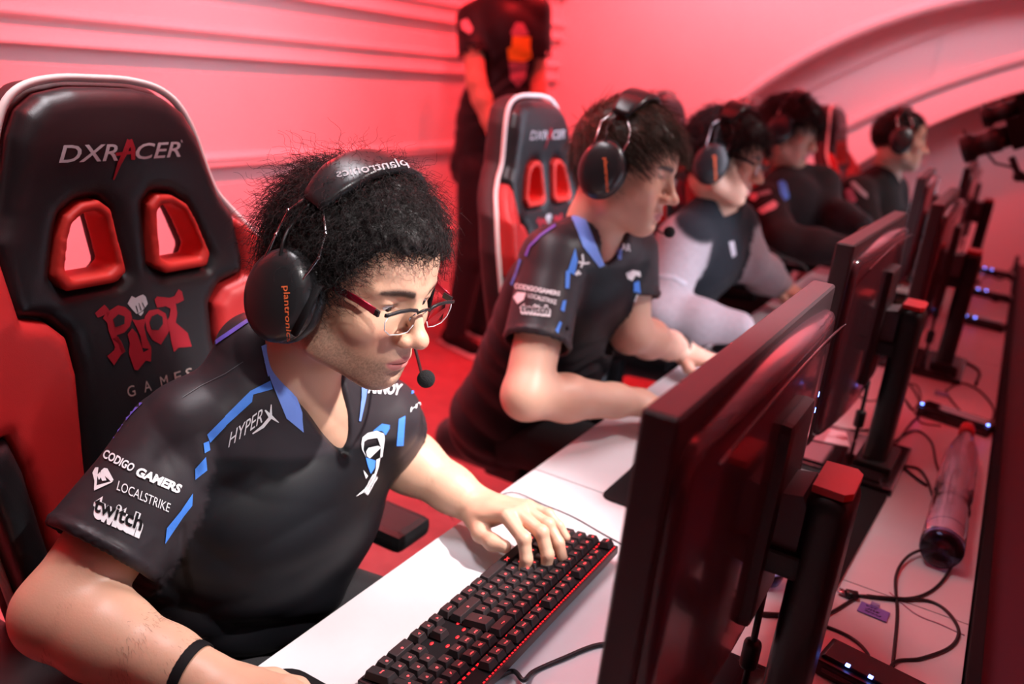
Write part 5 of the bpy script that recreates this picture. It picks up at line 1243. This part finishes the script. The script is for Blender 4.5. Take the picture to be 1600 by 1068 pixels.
# ---- man standing by the wall
ps = empty('person', 'person standing by the wall in a black t-shirt with yellow and mauve print', 'person', (-1.70, 2.75, 0))
Ys = 2.8
A_ = lambda x, y, dy=0: at(x, y, Y=Ys+dy)
neckS = A_(795, -18); shS = [A_(735, 26, -.10), A_(838, 12, .10)]; hipS = V(neckS[0]-.03, Ys, .92)
elS = [A_(744, 128, -.16), A_(838, 140, .12)]; wrS = [A_(770, 208, -.14), A_(826, 235, .05)]
Rs = rotd(0, 12, -28); ts = neckS+V(.05, -.02, .19)
gmS = dict(h=.010, cuff=(.62, .62), chest=(.12, .18, .18), belly=(.115, .155, .20), sleeve=(.068, .072), seed=21, bellyc=hipS+V(0, 0, .18))
_, _, bS = player(ps, (Rs, ts), shS, neckS, hipS, elS, wrS, [(N_(wrS[0]-elS[0]+V(.02, 0, -.1)), N_((-.3, -1, 0)), [(8, 12, 8)]*4, 1), (N_((0, 0, -1)), N_((.3, 1, 0)), [(8, 12, 8)]*4, 1)], hs=.006, hair=dict(mat=M['hairblack'], thick=.010, front=.075, low=-.04, lump=.002, lf=150, comb=comb_down, out=.5, n=5, rad=.0014, grav=.2, len=lambda r: .03+0*r[:, 0]), nh=800, gm=gmS, col=((.014, .011, .013), (.014, .011, .013)), pants=False, r_el=.045)
g = grid_for([hipS, V(hipS[0], Ys, 0)], .25, .012); g.ell(hipS, (.125, .17, .13), 0)
for s in (-1, 1): g.chain([hipS+V(0, s*.085, -.03), V(hipS[0]+.02, Ys+s*.10, .48), V(hipS[0]-.02, Ys+s*.12, .08)], [.095, .072, .058], .03)
mesh_np('trousers', *g.mesh(), M['blackcloth'], ps)
for s in (-1, 1):
    f = V(hipS[0]-.02, Ys+s*.12, .0); g = grid_for([f, f+V(.2, -.08, .1)], .08, .008); g.cone(f+V(-.04, .01, .05), f+V(.15, -.05, .042), .045, .036, 0); g.cone(f+V(0, 0, .1), f+V(0, 0, .05), .045, .045, .02); g.func(g.lo, [a[-1] for a in g.ax], lambda X, Y, Z: Z-.012+0*X+0*Y, 0, 's'); o = mesh_np('shoe', *g.mesh(), M['blackm'], ps)
    B().strip([f+V(-.085, .02, .010), f+V(.19, -.065, .010)], [(0, 0, 1)]*2, .078, .018).build('shoe_sole', M['sole'], o)
cs = lambda L: [(660+x/3.558, y/3.558) for x, y in L]
poly_decal('shirt_print', [cs([(490,180),(520,125),(560,130),(590,190),(560,200),(500,205)])], bS, M['mauve'], ps, .003, 8)
poly_decal('shirt_print', [cs([(470,270),(495,260),(500,200),(600,205),(598,260),(608,320),(560,345),(480,335)])], bS, M['gold'], ps, .0035, 8)
poly_decal('shirt_print', [cs([(480,345),(585,350),(570,440),(530,485),(490,440)])], bS, M['mauve'], ps, .003, 8)
poly_decal('sleeve_patch', [cs([(215,120),(250,105),(280,160),(265,190),(220,160)])], bS, M['pink'], ps, .003, 8)
settle(ps)

# glowing mouse under the third player's hand
m2 = empty('computer_mouse', 'black mouse with glowing red stripes beside the second player\'s far hand', 'mouse', (.080, 1.38, DZ+.0004))
for c_ in [c for c in bpy.data.objects if c.parent == ms]:
    d_ = c_.copy(); COL.objects.link(d_); d_.parent = m2
for k in (-1, 1): B().tube([(-.045, k*.012, .0335), (-.01, k*.020, .0345), (.03, k*.018, .0315)], .0022, 6).build('glow_stripe', M['redled'], m2)
